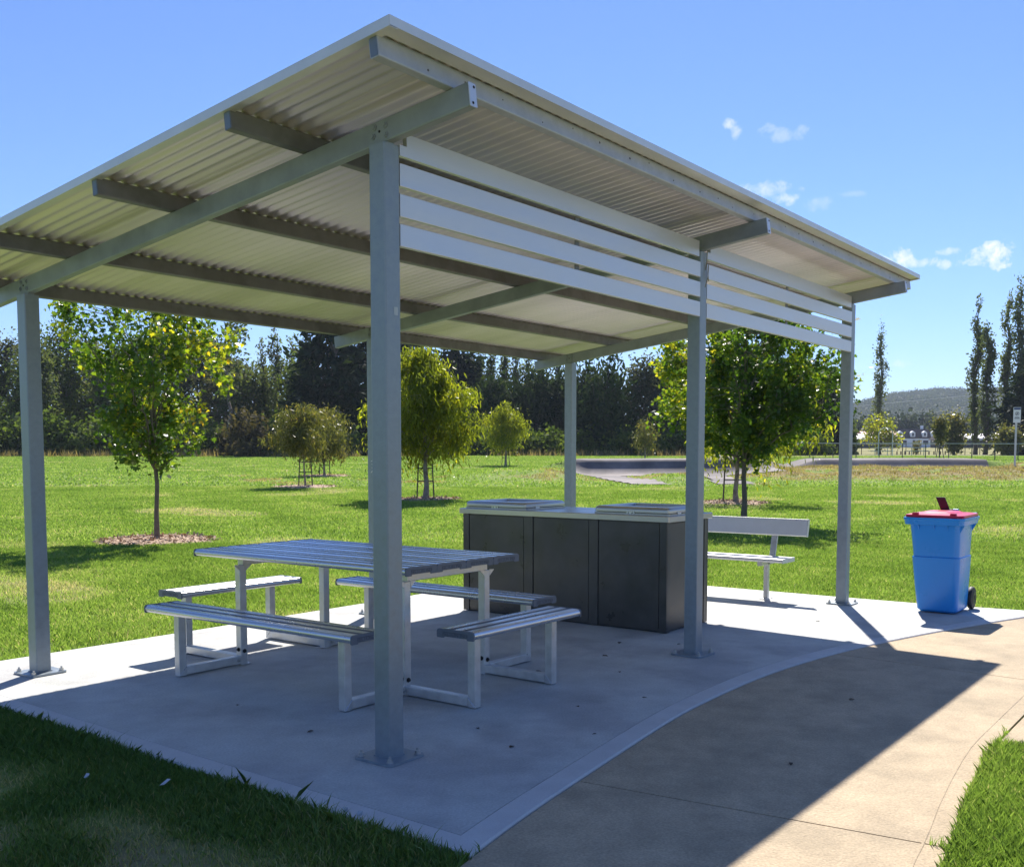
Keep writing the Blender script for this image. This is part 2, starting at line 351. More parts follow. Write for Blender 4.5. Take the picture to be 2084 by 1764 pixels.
vs = [(x, y, -.12) for x, y in slab]+[(x, y, -.008) for x, y in slab]+[(x, y, -.001) for x, y in so]+[(x, y, -.0005) for x, y in inner]+[(x, y, -.1) for x, y in inner]
fs = [[k*n+i, k*n+(i+1) % n, (k+1)*n+(i+1) % n, (k+1)*n+i] for k in range(4) for i in range(n)]
sb = mesh_obj('slab_border', vs, fs, m_border, None, 40); tag(sb, 'smooth trowelled border band round the concrete slab', None, kind='structure')
outer = smoothc([(-3.0,-2.75),(-1.2,-2.55),(.2,-2.36),(.445,-2.335),(.99,-2.255),(1.72,-2.18),(2.03,-2.172)], 1)
gap = .009
def lerp_edge(E, x):                             # y of the slab edge at x
    xs = [p[0] for p in E]; ys = [p[1] for p in E]; return float(np.interp(x, xs, ys))
lowc = [(-6,-2.2),(-3.2,-1.62),(-1.8,-1.26)]+edge
def cut(pts, x0, x1):
    mid = [p for p in pts if x0+.02 < p[0] < x1-.02]
    return [(x0, lerp_edge(pts, x0))]+mid+[(x1, lerp_edge(pts, x1))]
fullout = [(-6,-3.4)]+outer+[(12,-2.172)]
def panel(x0t, x0b, x1t, x1b):                   # a path panel between two sawn joints
    top = [(x, y-.006) for x, y in cut(lowc, x0t, x1t)]; bot = cut(fullout, x0b, x1b)
    return bot+top[::-1]
path_polys = [panel(-5.5,-5.5,-2.66,-2.5), panel(-2.66+gap,-2.5+gap,.262,.42), panel(.262+gap,.42+gap,3.668,3.555)]
right = [(3.555+gap,-2.172),(12,-2.172),(12,-1.9)]+[(6.62,-1.69)]+[(x, y-.006) for x, y in cut(edge, 3.668+gap, 6.6)][::-1]
path_polys.append(right)
path_polys.append([(1.99,-2.184),(2.2,-9),(14,-9),(14,-2.184)][::1])
pv, pf = [], []
for k, P in enumerate(path_polys):
    b = len(pv); n = len(P); pv += [(x, y, -.012) for x, y in P]+[(x, y, -.1) for x, y in P]
    pf += [[b+q for q in range(n)]]+[[b+q, b+n+q, b+n+(q+1) % n, b+(q+1) % n] for q in range(n)]
po = mesh_obj('path', pv, pf, m_path); tag(po, 'sandy coloured concrete footpath curving past the shelter', None, kind='structure')
pb = prism_poly('path_joint_bed', [(-5.4,-3.2),(-1.2,-2.5),(.3,-2.32),(1.0,-2.24),(2.05,-2.175),(2.25,-8.9),(13,-8.9),(13,-1.95),(6.4,-1.7),(4.24,-.97),(2.65,-.72),(1.99,-.72),(.26,-.92),(-.66,-1.08),(-5.4,-2.1)], -.1, -.028, m_dark)
tag(pb, 'dark soil showing in the joints of the footpath', None, kind='structure')
# trowel line near the outer edge of the path: a shallow strip standing proud
tl = [(x, y+.085) for x, y in outer[2:]]+[(2.3,-2.085),(3.5,-2.08)]
MBt = MB()
for a, b in zip(tl[:-1], tl[1:]): MBt.box((0,0,0),(0,0,0)) if False else MBt.add([(a[0],a[1]-.003,-.0095),(b[0],b[1]-.003,-.0095),(b[0],b[1]+.003,-.0095),(a[0],a[1]+.003,-.0095),(a[0],a[1]-.006,-.0118),(b[0],b[1]-.006,-.0118),(b[0],b[1]+.006,-.0118),(a[0],a[1]+.006,-.0118)], [[0,1,2,3],[4,5,1,0],[3,2,6,7]])
tag(MBt.build('path_edge_ridge', m_path), 'faint trowel ridge along the outer edge of the footpath', None, kind='structure')
hard = [slab]+path_polys+[[(-3,-1.7),(0,-1.0),(4,-.9),(7,-1.9),(7,-2.1),(2,-2.14),(0,-2.3),(-3,-2.6)]]

# ------------------------------------------------------------------ picnic shelter
L1, LX, W = 3.008, 6.0104, 3.044; s2 = .0477; Z0, T = 2.7404, .1236; OF, OB = .506, .457
rc, rs = 1/math.hypot(1, T), T/math.hypot(1, T); RD, RW = .1002, .0474
def under(y): return Z0-T*y                      # underside of the rafters
shelter = thing('picnic_shelter', 'open steel picnic shelter with a sloping corrugated roof on six grey posts', 'shelter', (0,0,0))
def post(x, y, lab=None):
    zt = under(y)-.004
    o = MB(); o.prism(rr(s2, s2, .007), (x, y, .012), (x, y, zt), (1,0,0), (0,1,0)); p = o.build('post', m_steel, shelter)
    if lab: p['label'] = lab
    o = MB(); o.prism(rr(.117, .117, .022, 3), (x, y, 0.001), (x, y, .0135), (1,0,0), (0,1,0)); o.prism(rr(s2+.006, s2+.006, .009), (x, y, .0135), (x, y, .019), (1,0,0), (0,1,0))
    o.build('base_plate', m_steel, p)
    for dx in (-1, 1):
        for dy in (-1, 1):
            bx, by = x+dx*.09, y+dy*.09; o = MB(); o.cyl((bx, by, .0135), (bx, by, .017), .017, n=12); o.cyl((bx, by, .017), (bx, by, .030), .0125, n=6); o.cyl((bx, by, .03), (bx, by, .042), .006, n=8)
            o.build('anchor_bolt', m_bolt, p)
    return p
pA = post(0, 0, 'post nearest the camera at the left front corner of the shelter')
post(L1, 0); post(LX, 0, 'front post of the shelter nearest the blue bin'); post(0, W, 'left rear post of the shelter on sunlit concrete'); pE = post(L1, W); pF = post(LX, W)
wp = mat('white_paint_marker', (.75,.76,.76), .6)  # white scrawl on the middle rear post, old sticker on the near one
for zc, pts in ((1.30, [(-.018,.016),(-.006,.024),(.008,.018),(.008,.004),(-.002,-.008),(-.012,-.004)]), (1.245, [(-.012,.02),(.004,.018),(.006,.002),(-.02,-.02),(.006,.002),(.018,-.018)])):
    o = MB(); o.path([(L1-s2-.0015, W-.016-px*1.1, zc+pz*1.1) for px, pz in pts], .0022, 5); o.build('scrawl', wp, pE)
o = MB(); o.box((.004,-s2-.0012,2.00),(.028,-s2+.002,2.035)); o.build('sticker_remains', mat('faded_sticker', (.42,.46,.48), .5), pA)
for rx in (0, L1, LX):
    y0, y1 = -OF, W+OB
    up = np.array([0, rs, rc])
    prof = rr(RW/2, RD/2, .006)
    o = MB(); o.prism(prof, np.array([rx, y0, under(y0)])+up*RD/2, np.array([rx, y1, under(y1)])+up*RD/2, (1,0,0), up); rf = o.build('rafter', m_rafter, shelter)
    for yy, sg in ((y0, -1),):
        c = np.array([rx, yy, under(yy)])+up*RD/2-np.array([0, rc, -rs])*.001
        o = MB(); o.prism(rr(RW/2-.001, RD/2-.001, .004), c, c+np.array([0, -rc, rs])*.004, (1,0,0), up); ep = o.build('end_plate', m_slat, rf)
        for q in (-.034, .034):
            o = MB(); cc = c+up*q+(.010 if q > 0 else -.004)*np.array([1,0,0])+np.array([0,-rc,rs])*.0042; o.cyl(cc, cc+np.array([0,-rc,rs])*.0012, .0062, n=12); o.build('end_hole', m_dark, rf)
    for yy in (0, W):
        for dy, dz in ((-.034,.078),(-.042,.040),(.030,.070),(.034,.028)):
            c = np.array([rx-RW/2, yy-dy, under(yy-dy)+dz]); o = MB(); o.cyl(c, c-np.array([.005,0,0]), .014, n=14); o.cyl(c-np.array([.005,0,0]), c-np.array([.011,0,0]), .009, n=6); o.build('bolt', m_rafter, rf)
        for dy, dz in ((-.004,.052),(.040,.034)): o = MB(); c = np.array([rx-RW/2, yy-dy, under(yy)+dz]); o.cyl(c, c-np.array([.0015,0,0]), .0058, n=12); o.build('bolt_hole', m_dark, rf)
        o = MB(); o.box((rx-.02, yy-.04, under(yy)-.006),(rx+.02, yy+.04, under(yy)+.008)); o.build('cleat', m_rafter, rf)
PD, PW = .086, .045                              # purlins
px0, px1 = -.452, LX+.452
up = np.array([0, rs, rc]); along = np.array([0, rc, -rs])
for k, y in enumerate((-.405, .475, 1.51, 2.545, 3.435)):
    b = np.array([0, y, under(y)])+up*(RD+.001)
    pr = rr(PW/2, PD/2, .006)
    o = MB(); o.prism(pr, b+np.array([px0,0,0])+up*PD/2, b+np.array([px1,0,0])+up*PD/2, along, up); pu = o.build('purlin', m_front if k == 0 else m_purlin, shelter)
    o = MB(); o.prism(rr(PW/2-.004, PD/2-.004, .003), b+np.array([px0-.002,0,0])+up*PD/2, b+np.array([px0+.001,0,0])+up*PD/2, along, up); o.build('end_cap', mat('purlin_end_%d' % k, (.16,.19,.24), .5, .3), pu)
    if k == 0:
        rust = mat('rust_speck', (.10,.09,.085), .7)
        for q in range(26):
            o = MB(); xx = px0+.3+q*.26+random.uniform(-.05,.05); zz = random.uniform(.02,.07); c = b+np.array([xx,0,0])+up*zz-along*(PW/2)
            o.cyl(c, c-along*.0015, random.uniform(.003,.006), n=8); o.build('screw_mark', rust, pu)
# corrugated sheet
OY, OX = .489, .471; yb = W+OB+.06
def zs(y): return under(y)+(RD+PD)/rc+.010       # sheet mid height
pitch, amp = .076, .0095
nx = int((LX+2*OX-.01)/pitch*8); xs = np.linspace(-OX+.006, LX+OX-.006, nx+1)
ys = np.array([-OY+.012, yb])
prof = amp*np.cos(xs/pitch*2*math.pi)
V = []
for lay in (0, .0012):
    for y in ys:
        V.append(np.stack([xs, np.full_like(xs, y), zs(y)+prof+lay], -1))
V = np.concatenate(V); m_ = nx+1
i = np.arange(nx)
F = np.concatenate([np.stack([i, i+m_, i+m_+1, i+1], -1), np.stack([2*m_+i, 2*m_+i+1, 3*m_+i+1, 3*m_+i], -1), np.stack([i, i+1, 2*m_+i+1, 2*m_+i], -1), np.stack([m_+i, 3*m_+i, 3*m_+i+1, m_+i+1], -1)])
rs_o = mesh_obj('roof_sheet', V, F, m_roof, shelter, 60)
# flashing: front capping and side barge capping
o = MB(); yf = -OY
zt_ = zs(yf)
o.add([(-OX,yf,zt_+.022),(LX+OX,yf,zt_+.022),(LX+OX,yf,zt_-.014),(-OX,yf,zt_-.014),(-OX,yf+.003,zt_-.014),(LX+OX,yf+.003,zt_-.014),(LX+OX,yf+.003,zt_+.019),(-OX,yf+.003,zt_+.019),
       (-OX,yf+.14,zs(yf+.14)+.024),(LX+OX,yf+.14,zs(yf+.14)+.024),(LX+OX,yf+.14,zs(yf+.14)+.021),(-OX,yf+.14,zs(yf+.14)+.021)],
      [[3,2,1,0],[4,5,2,3],[7,6,5,4],[0,1,9,8],[8,9,10,11],[11,10,6,7]])
zz = lambda y: zs(y)-.0115
o.add([(-OX+.004,yf+.004,zz(yf)),(LX+OX-.004,yf+.004,zz(yf)),(LX+OX-.004,yf+.072,zz(yf+.068)),(-OX+.004,yf+.072,zz(yf+.068)),(-OX+.004,yf+.004,zz(yf)-.0015),(LX+OX-.004,yf+.004,zz(yf)-.0015),(LX+OX-.004,yf+.072,zz(yf+.068)-.0015),(-OX+.004,yf+.072,zz(yf+.068)-.0015)],
      [[0,1,2,3],[7,6,5,4],[0,4,5,1],[1,5,6,2],[2,6,7,3],[3,7,4,0]])
o.build('ridge_capping', m_flash, shelter)
for sg, xe in ((-1, -OX), (1, LX+OX)):
    o = MB()
    for a0, a1, zl, zh in ((0, .003, -.018, .023), (.003, .055, .019, .022), (.003, .045, -.0185, -.0165)):
        x0, x1 = sorted((xe-sg*a0, xe-sg*a1)); q = []
        for y in (yf+.001, yb): q += [(x0,y,zs(y)+zl),(x1,y,zs(y)+zl),(x1,y,zs(y)+zh),(x0,y,zs(y)+zh)]
        o.add(q, [[0,1,2,3],[7,6,5,4],[0,4,5,1],[1,5,6,2],[2,6,7,3],[3,7,4,0]])
    o.build('barge_capping', m_flash, shelter)
# slats
for x0, x1 in ((s2+.002, L1-s2-.002), (L1+s2+.002, LX-s2-.002)):
    for k, (zb, ztp) in enumerate(((2.699,2.80),(2.566,2.667),(2.434,2.535),(2.305,2.404))):
        o = MB()
        if k == 0:
            ztp = 2.745+.0; o.prism([(-.012,zb),(.012,zb),(.012,2.80),(-.012,2.80)], (x0+.045,-s2+.012,0), (x1-.02,-s2+.012,0), (0,1,0), (0,0,1))
            o.prism([(-.012,zb),(.012,zb),(.012,2.745),(-.012,2.745)], (x0,-s2+.012,0), (x0+.0449,-s2+.012,0), (0,1,0), (0,0,1))
        else: o.prism([(a,b+(zb+ztp)/2) for a,b in rr(.012,(ztp-zb)/2,.003)], (x0,-s2+.012,0), (x1,-s2+.012,0), (0,1,0), (0,0,1))
        o.build('slat', m_slat, shelter)
    o = MB(); xm = (x0+x1)/2; o.box((xm-.02,-s2+.0245,2.30),(xm+.02,-s2+.03,2.79)); o.build('slat_strap', m_purlin, shelter)
o = MB(); o.path([(L1+.015,-s2-.006,2.62),(L1+.02,-s2-.012,2.70),(L1+.03,-s2-.01,2.76)], .003); o.path([(L1-.02,-s2-.02,2.50),(L1+.02,-s2-.02,2.57),(L1+.045,-s2-.012,2.66),(L1+.03,-s2-.015,2.60),(L1+.05,-s2-.01,2.55)], .003)
tag(o.build('plant_string', mat('dry_twine', (.22,.19,.12), .8)), 'dry twine tied round the top of the middle front post', 'string')

# ------------------------------------------------------------------ picnic table with four benches
def plank_profile(w, h, ribs):
    p = [(-w/2+.006, -h/2), ]
    for k in range(7): a = R(180+70-k*25) if False else R(215-k*20); 
    p = []
    for a in np.linspace(235, 110, 7): p.append((-w/2+.018+.018*math.cos(R(a)), .0+(h/2-.0)*math.sin(R(a))*.98))
    x0, x1 = -w/2+.018, w/2-.018; ribs = 3 if ribs == 4 else ribs; m = 2*ribs-1; st = (x1-x0)/m
    for q in range(m):                            # raised ribs with grooves between
        if q % 2 == 0: p += [(x0+st*q+.001, h/2), (x0+st*(q+1)-.001, h/2)]
        else: p += [(x0+st*q+.002, h/2-.0022), (x0+st*(q+1)-.002, h/2-.0022)]
    for a in np.linspace(70, -55, 7): p.append((w/2-.018+.018*math.cos(R(a)), (h/2)*math.sin(R(a))*.98))
    return p
def cap_profile(w, h):
    return [(-w/2-.001,h/2-.012),(-w/2+.006,h/2-.001),(-w/2+.014,h/2+.0015),(w/2-.014,h/2+.0015),(w/2-.006,h/2-.001),(w/2+.001,h/2-.012),(w/2+.001,-h/2+.004),(w/2-.004,-h/2-.002),(w/2-.045,-h/2-.002),(w/2-.05,-h/2+.006),(-w/2+.05,-h/2+.006),(-w/2+.045,-h/2-.002),(-w/2+.004,-h/2-.002),(-w/2-.001,-h/2+.004)]
def text_mesh(txt, size):
    c = bpy.data.curves.new('t', 'FONT'); c.body = txt; c.size = size; c.align_x = 'CENTER'; c.align_y = 'CENTER'; c.extrude = .0006
    o = bpy.data.objects.new('t', c); col.objects.link(o); bpy.context.view_layer.update()
    me = bpy.data.meshes.new_from_object(o.evaluated_get(bpy.context.evaluated_depsgraph_get())); bpy.data.objects.remove(o); bpy.data.curves.remove(c)
    me.materials.clear(); me.materials.append(m_cap_text); me.name = 'lettering'; return me
cap_text = text_mesh('FELTON IND', .030)
def cap(p, out, side, w, h, parent):
    p = np.array(p, float); out = np.array(out, float); side = np.array(side, float)
    o = MB(); o.prism(cap_profile(w, h), p, p+out*.009, side, (0,0,1)); c = o.build('end_cap', m_cap, parent)
    o = MB()                                      # moulded outline of the name panel
    q = p+out*.0092; hw, hh = w*.31, h*.20
    o.prism([(-hw,hh),(hw,hh),(hw,hh-.003),(-hw,hh-.003)], q, q+out*.0008, side, (0,0,1)); o.prism([(hw,hh),(hw+.003,hh-.002),(hw+.003,-hh),(hw,-hh)], q, q+out*.0008, side, (0,0,1))
    o.build('name_panel', m_cap_text, c)
    t = bpy.data.objects.new('lettering', cap_text); col.objects.link(t); t.parent = c
    sx = side if np.cross(side, [0,0,1]) @ out > 0 else -side
    q = p+out*.0092
    t.matrix_world = Matrix(((sx[0],0,out[0],q[0]),(sx[1],0,out[1],q[1]),(0,1,out[2],q[2]-.003),(0,0,0,1)))
    t.scale = (w/.25,)*3
table = thing('picnic_table', 'ribbed aluminium picnic table joined to a bench on each of its four sides', 'picnic table', (1.31,1.56,0))
def tparent(o): o.matrix_parent_inverse = Matrix.Translation((-1.31,-1.56,0)); return o
TX0, TX1, TY0, TY1, TZ = .79, 1.835, .628, 2.535, .757
pw = (TX1-TX0)/4; H = .045
for k in range(4):
    xc = TX0+pw*(k+.5); w = pw-.004
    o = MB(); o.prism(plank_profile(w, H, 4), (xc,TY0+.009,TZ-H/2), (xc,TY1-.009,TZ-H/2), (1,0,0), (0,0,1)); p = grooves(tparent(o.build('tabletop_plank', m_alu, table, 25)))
    cap((xc,TY0+.009,TZ-H/2), (0,-1,0), (1,0,0), w, H, p); cap((xc,TY1-.009,TZ-H/2), (0,1,0), (1,0,0), w, H, p)
def bench_seat(p0, p1, z, w=.255):
    p0 = np.array([*p0, z-H/2]); p1 = np.array([*p1, z-H/2]); d = (p1-p0)/np.linalg.norm(p1-p0); side = np.array([d[1], -d[0], 0])
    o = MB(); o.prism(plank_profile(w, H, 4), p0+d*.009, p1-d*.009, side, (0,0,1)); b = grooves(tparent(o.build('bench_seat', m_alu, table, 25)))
    cap(p0+d*.009, -d, side, w, H, b); cap(p1-d*.009, d, side, w, H, b); return b
BZ = .452
bench_seat((.452,.575), (.452,2.395), BZ)['label'] = 'long bench seat of the table on its left, sunlit grass behind'
bench_seat((.775,.262), (1.80,.262), BZ)['label'] = 'short bench seat of the table nearest the path'
bench_seat((2.075,.595), (2.075,2.425), BZ)['label'] = 'long bench seat of the table facing the barbecue'
bench_seat((.81,2.835), (1.87,2.835), BZ)['label'] = 'short bench seat of the table with its top in full sun'
tw = .026
def shs(o, p0, p1, up=(0,0,1)):
    p0 = np.array(p0, float); p1 = np.array(p1, float); d = (p1-p0)/np.linalg.norm(p1-p0); side = np.cross(d, up); side /= np.linalg.norm(side); u2 = np.cross(side, d)
    o.prism(rr(tw, tw, .004), p0, p1, side, u2); return o
lx0, lx1, ly0, ly1 = .945, 1.675, .785, 2.25
for ly, yo in ((ly0, .27), (ly1, 2.84)):
    o = MB(); shs(o, (lx0-.0, ly, TZ-H-.028), (lx1, ly, TZ-H-.028)); tparent(o.build('top_rail', m_frame, table))
    for lx, xo in ((lx0, .475), (lx1, 2.12)):
        o = MB(); shs(o, (lx, ly, .004), (lx, ly, TZ-H-.003 if False else TZ-H-.055), (0,1,0)); tparent(o.build('table_leg', m_frame, table))
        o = MB(); o.box((lx-.034, ly-.034, .0008),(lx+.034, ly+.034, .005)); o.box((lx-.06, ly-.012, .0012),(lx+.06, ly+.045, .0045)); tparent(o.build('foot_plate', m_frame, table))
        sx = -1 if xo < lx else 1; sy = -1 if yo < ly else 1
        o = MB(); shs(o, (lx+sx*tw, ly, .008+tw), (xo-sx*tw, ly, .008+tw)); tparent(o.build('floor_rail', m_frame, table))
        o = MB(); shs(o, (lx, ly+sy*tw, .008+tw), (lx, yo-sy*tw, .008+tw)); tparent(o.build('floor_rail', m_frame, table))
        for qx, qy in ((xo, ly), (lx, yo)):
            o = MB(); shs(o, (qx, qy, .006), (qx, qy, BZ-H-.001), (0,1,0))
            # mitre weld line
            tparent(o.build('bench_leg', m_frame, table))
            o = MB(); ddx, ddy = (-sx, 0) if qx == xo else (0, -sy)
            for sgn in (-1, 1):
                nrm = np.array([ddy, ddx, 0])*sgn*(tw+.0008)
                a = np.array([qx, qy, .010])+nrm-np.array([ddx, ddy, 0])*(tw-.002)*1.0; b = np.array([qx, qy, .008+2*tw])+nrm+np.array([ddx, ddy, 0])*(tw-.002)
                o.cyl(a, b, .0022, n=6)
            tparent(o.build('weld_seam', m_alu, table))
        for (bx, by, bz, ax) in ((lx-sx*.0, ly-.026, .09, 1), (lx-.0265, ly, .10, 0), (lx+sx*.045, ly-.027, .035, 1)):
            dv = np.array([0,-1,0]) if ax == 1 else np.array([-1,0,0]); c = np.array([bx, by, bz])
            o = MB(); o.cyl(c, c+dv*.003, .014, n=12); o.cyl(c+dv*.003, c+dv*.012, .009, n=6); tparent(o.build('bolt', m_bolt if bz < .08 else m_black, table))
        o = MB()
        for sgn in (-1, 1):
            o.add([(lx-.002+sgn*.026, ly-.0265, TZ-H-.05),(lx+sgn*.07, ly-.0265, TZ-H-.054),(lx+sgn*.026, ly-.0265, TZ-H-.09),(lx-.002+sgn*.026, ly-.0225, TZ-H-.05),(lx+sgn*.07, ly-.0225, TZ-H-.054),(lx+sgn*.026, ly-.0225, TZ-H-.09)], [[0,1,2],[5,4,3],[0,3,4,1],[1,4,5,2],[2,5,3,0]])
        tparent(o.build('gusset', m_frame, table))
bpy.context.view_layer.update()

# ------------------------------------------------------------------ barbecue
bbq = thing('barbecue', 'dark steel double barbecue cabinet with a stainless top', 'barbecue', (0,0,0))
bx0, bx1, by0, by1, bz = 3.614, 4.317, .54, 2.572, .860
o = MB(); o.box((bx0+.012,by0+.012,.012),(bx1-.012,by1-.012,bz)); cab = o.build('cabinet', m_cab, bbq, None)
o = MB(); o.box((bx0+.03,by0+.03,.0015),(bx1-.03,by1-.03,.012)); o.build('plinth', m_black, bbq, None)
for y0, y1 in ((.540,.604),(1.165,1.252),(1.812,1.906),(2.507,2.572)):
    o = MB(); o.box((bx0,y0,.006),(bx0+.0115,y1,bz-.001),.003); o.build('corner_strip', m_cab, bbq)
    o = MB(); o.box((bx1-.0115,y0,.006),(bx1,y1,bz-.001),.003); o.build('corner_strip', m_cab, bbq)
for y0, y1 in ((.610,1.159),(1.258,1.806),(1.912,2.501)):
    for xx in (bx0+.004, bx1-.012): o = MB(); o.box((xx,y0,.03),(xx+.008,y1,bz-.012),.002); o.build('door_panel', m_cab, bbq)
    o = MB(); yc = y1-.03; o.box((bx0+.001,yc-.006,.42),(bx0+.0042,yc+.006,.47),.001)
for x0, x1 in ((bx0+.0125,bx0+.065),(bx1-.065,bx1-.0125)):
    o = MB(); o.box((x0,by0,.006),(x1,by0+.0115,bz-.001),.003); o.build('corner_strip', m_cab, bbq)
o = MB(); o.box((bx0+.07,by0+.004,.03),(bx1-.07,by0+.0118,bz-.012),.002); o.build('end_panel', mat('end_panel_steel', (.095,.088,.082), .38, .5, var=.2, vscale=7, rvar=.1), bbq)
o = MB()
def rect(x0, y0, x1, y1, z, c=.012, seg=2): return [(px_+(x0+x1)/2, py_+(y0+y1)/2, z) for px_, py_ in rr((x1-x0)/2, (y1-y0)/2, c, seg)]
cx0, cx1, cy0, cy1 = 3.588, 4.345, .512, 2.600
o.loft([rect(cx0+.006,cy0+.006,cx1-.006,cy1-.006,.861), rect(cx0,cy0,cx1,cy1,.864), rect(cx0,cy0,cx1,cy1,.904), rect(cx0+.005,cy0+.005,cx1-.005,cy1-.005,.908)])
o.build('countertop', m_ss, bbq)
for y0, y1 in ((.553,1.233),(1.92,2.585)):
    x0, x1 = 3.665, 4.265; z = .9085
    t = MB(); t.loft([rect(x0-.004,y0-.004,x1+.004,y1+.004,z,.02), rect(x0-.004,y0-.004,x1+.004,y1+.004,z+.012,.02), rect(x0+.004,y0+.004,x1-.004,y1-.004,z+.014,.02)]); ho = t.build('hotplate_tray', m_ss, bbq)
    t = MB(); L_ = [rect(x0,y0,x1,y1,z+.0175,.025,3), rect(x0,y0,x1,y1,z+.036,.025,3)]
    for a in np.linspace(0, 90, 6)[1:]: ins = .028*(1-math.cos(R(a))); L_.append(rect(x0+ins,y0+ins,x1-ins,y1-ins,z+.036+.026*math.sin(R(a)),.022,3))
    L_ += [rect(x0+.075,y0+.075,x1-.075,y1-.075,z+.0625,.015,3), rect(x0+.08,y0+.08,x1-.08,y1-.08,z+.040,.012,3)]
    t.loft(L_); ld = t.build('hotplate_lid', m_ss, bbq)
    t = MB(); t.box((x0+.083,y0+.083,z+.0403),(x1-.083,y1-.083,z+.0425)); t.build('cooking_plate', mat('cooking_steel', (.30,.29,.28), .3, .9, var=.2, vscale=8), ld, None)
    for yy in ((y0+y1)/2, ):
        t = MB(); t.box((x0-.0065,yy-.035,z+.004),(x0-.0042,yy+.035,z+.022)); t.build('latch', m_alu, ho, None)
        for q in (-.017,.017): t = MB(); t.box((x0-.0078,yy+q-.005,z+.010),(x0-.0066,yy+q+.005,z+.017)); t.build('latch_slot', m_dark, ho, None)
    for xx in (x0+.16, ):
        t = MB(); t.box((xx-.03,y0-.0068,z+.004),(xx+.03,y0-.0045,z+.024)); t.build('latch', m_alu, ho, None)
# ------------------------------------------------------------------ park bench
pk = thing('park_bench', 'aluminium park bench with a backrest standing behind the barbecue', 'bench', (0,0,0))
m_bench = mat('bench_aluminium', (.70,.70,.71), .38, .45, var=.05, vscale=6)
BX = 5.93; by_r, by_l = .475, 2.30; sz = .405
for k in range(2):
    xx = BX-.135+k*.15; o = MB(); o.prism(plank_profile(.145, .04, 1), (xx,by_r,sz-.02),(xx,by_l,sz-.02),(1,0,0),(0,0,1)); s_ = o.build('seat_plank', m_bench, pk)
    o = MB(); o.prism(rr(.073,.021,.005),(xx,by_r,sz-.02),(xx,by_r-.006,sz-.02),(1,0,0),(0,0,1)); o.build('end_cap', m_slat, s_)
tb = R(14); du = np.array([math.sin(tb),0,math.cos(tb)]); dn = np.array([math.cos(tb),0,-math.sin(tb)])
c = np.array([BX+.135,0,.60])
o = MB(); o.prism(rr(.018,.083,.008), c+du*.083+np.array([0,by_r-.10,0]), c+du*.083+np.array([0,by_l+.0,0]), dn, du); bk = o.build('backrest', m_bench, pk)
o = MB(); o.prism(rr(.020,.085,.008), c+du*.083+np.array([0,by_r-.101,0]), c+du*.083+np.array([0,by_r-.108,0]), dn, du); o.build('end_cap', m_slat, bk)
for yy in (.70, 2.05):
    o = MB(); o.prism(rr(.022,.022,.004),(BX-.03,yy,.006),(BX-.03,yy,sz-.045),(1,0,0),(0,1,0)); lg = o.build('leg', m_frame, pk)
    o = MB(); o.box((BX-.12,yy-.03,.001),(BX+.06,yy+.03,.007)); o.build('foot_plate', m_frame, lg, None)
    o = MB(); o.prism(rr(.022,.02,.004),(BX-.2,yy,sz-.055),(BX+.10,yy,sz-.055),(0,1,0),(0,0,1)); o.build('seat_bracket', m_frame, pk)
    p0 = np.array([BX+.09,yy,sz-.05]); p1 = c+du*.16+np.array([.032,yy,0])
    d = (p1-p0)/np.linalg.norm(p1-p0); o = MB(); o.prism(rr(.03,.010,.003), p0, p1, (0,1,0), np.cross([0,1,0], d)); o.build('back_arm', m_frame, pk)
# ------------------------------------------------------------------ wheelie bin
bn = thing('wheelie_bin', 'blue wheeled rubbish bin with a red lid at the slab corner', 'rubbish bin', (0,0,0))
X0,X1,Y0,Y1 = 5.915,6.30,-1.035,-.69; U0,U1,V0,V1 = 5.835,6.335,-1.055,-.632
def brect(f, z, e=0, c=.05): return rect(X0+(U0-X0)*f-e, Y0+(V0-Y0)*f-e, X1+(U1-X1)*f+e, Y1+(V1-Y1)*f+e, z, c, 4)
o = MB(); o.loft([brect(0,.012,-.02,.04), brect(0,.03,0), brect(.25,.20,.002), brect(.62,.49,.004), brect(.62,.50,-.004), brect(.80,.66,-.002), brect(1,.80)], cap=True); body = o.build('body', m_blue, bn, 35)
o = MB(); o.loft([brect(1,.775,.012,.05), brect(1,.778,.034,.055), brect(1,.815,.040,.055), brect(1,.82,.046,.055), brect(1,.838,.046,.055), brect(1,.838,.004,.05)]); o.build('rim', m_blue, body)
o = MB()
for yy in (-.96,-.85,-.72): o.add([(U0-.03,yy,.778),(U0+.006,yy,.778),(U0+.012,yy,.725),(U0-.03,yy+.006,.778),(U0+.006,yy+.006,.778),(U0+.012,yy+.006,.725)], [[0,1,2],[5,4,3],[0,3,4,1],[1,4,5,2],[2,5,3,0]])
for xx in (5.88,6.30): o.add([(xx,V0-.03,.778),(xx,V0+.006,.778),(xx,V0+.012,.70),(xx+.006,V0-.03,.778),(xx+.006,V0+.006,.778),(xx+.006,V0+.012,.70)], [[0,1,2],[5,4,3],[0,3,4,1],[1,4,5,2],[2,5,3,0]])
o.build('rim_rib', m_blue, body)
o = MB(); e = .012
lid = [rect(U0-.02,V0-.03,U1+.04,V1+.03,.8385,.045,4), rect(U0-.024,V0-.034,U1+.044,V1+.034,.845,.045,4), rect(U0-.02,V0-.03,U1+.04,V1+.03,.862,.045,4), rect(U0+.03,V0+.02,U1+.0,V1-.02,.870,.04,4), rect(U0+.07,V0+.06,U1-.05,V1-.06,.872,.06,4), rect(U0+.10,V0+.09,U1-.09,V1-.09,.886,.06,4), rect(U0+.15,V0+.13,U1-.14,V1-.13,.888,.05,4)]
o.loft(lid); lo_ = o.build('lid', m_red, bn, 50)
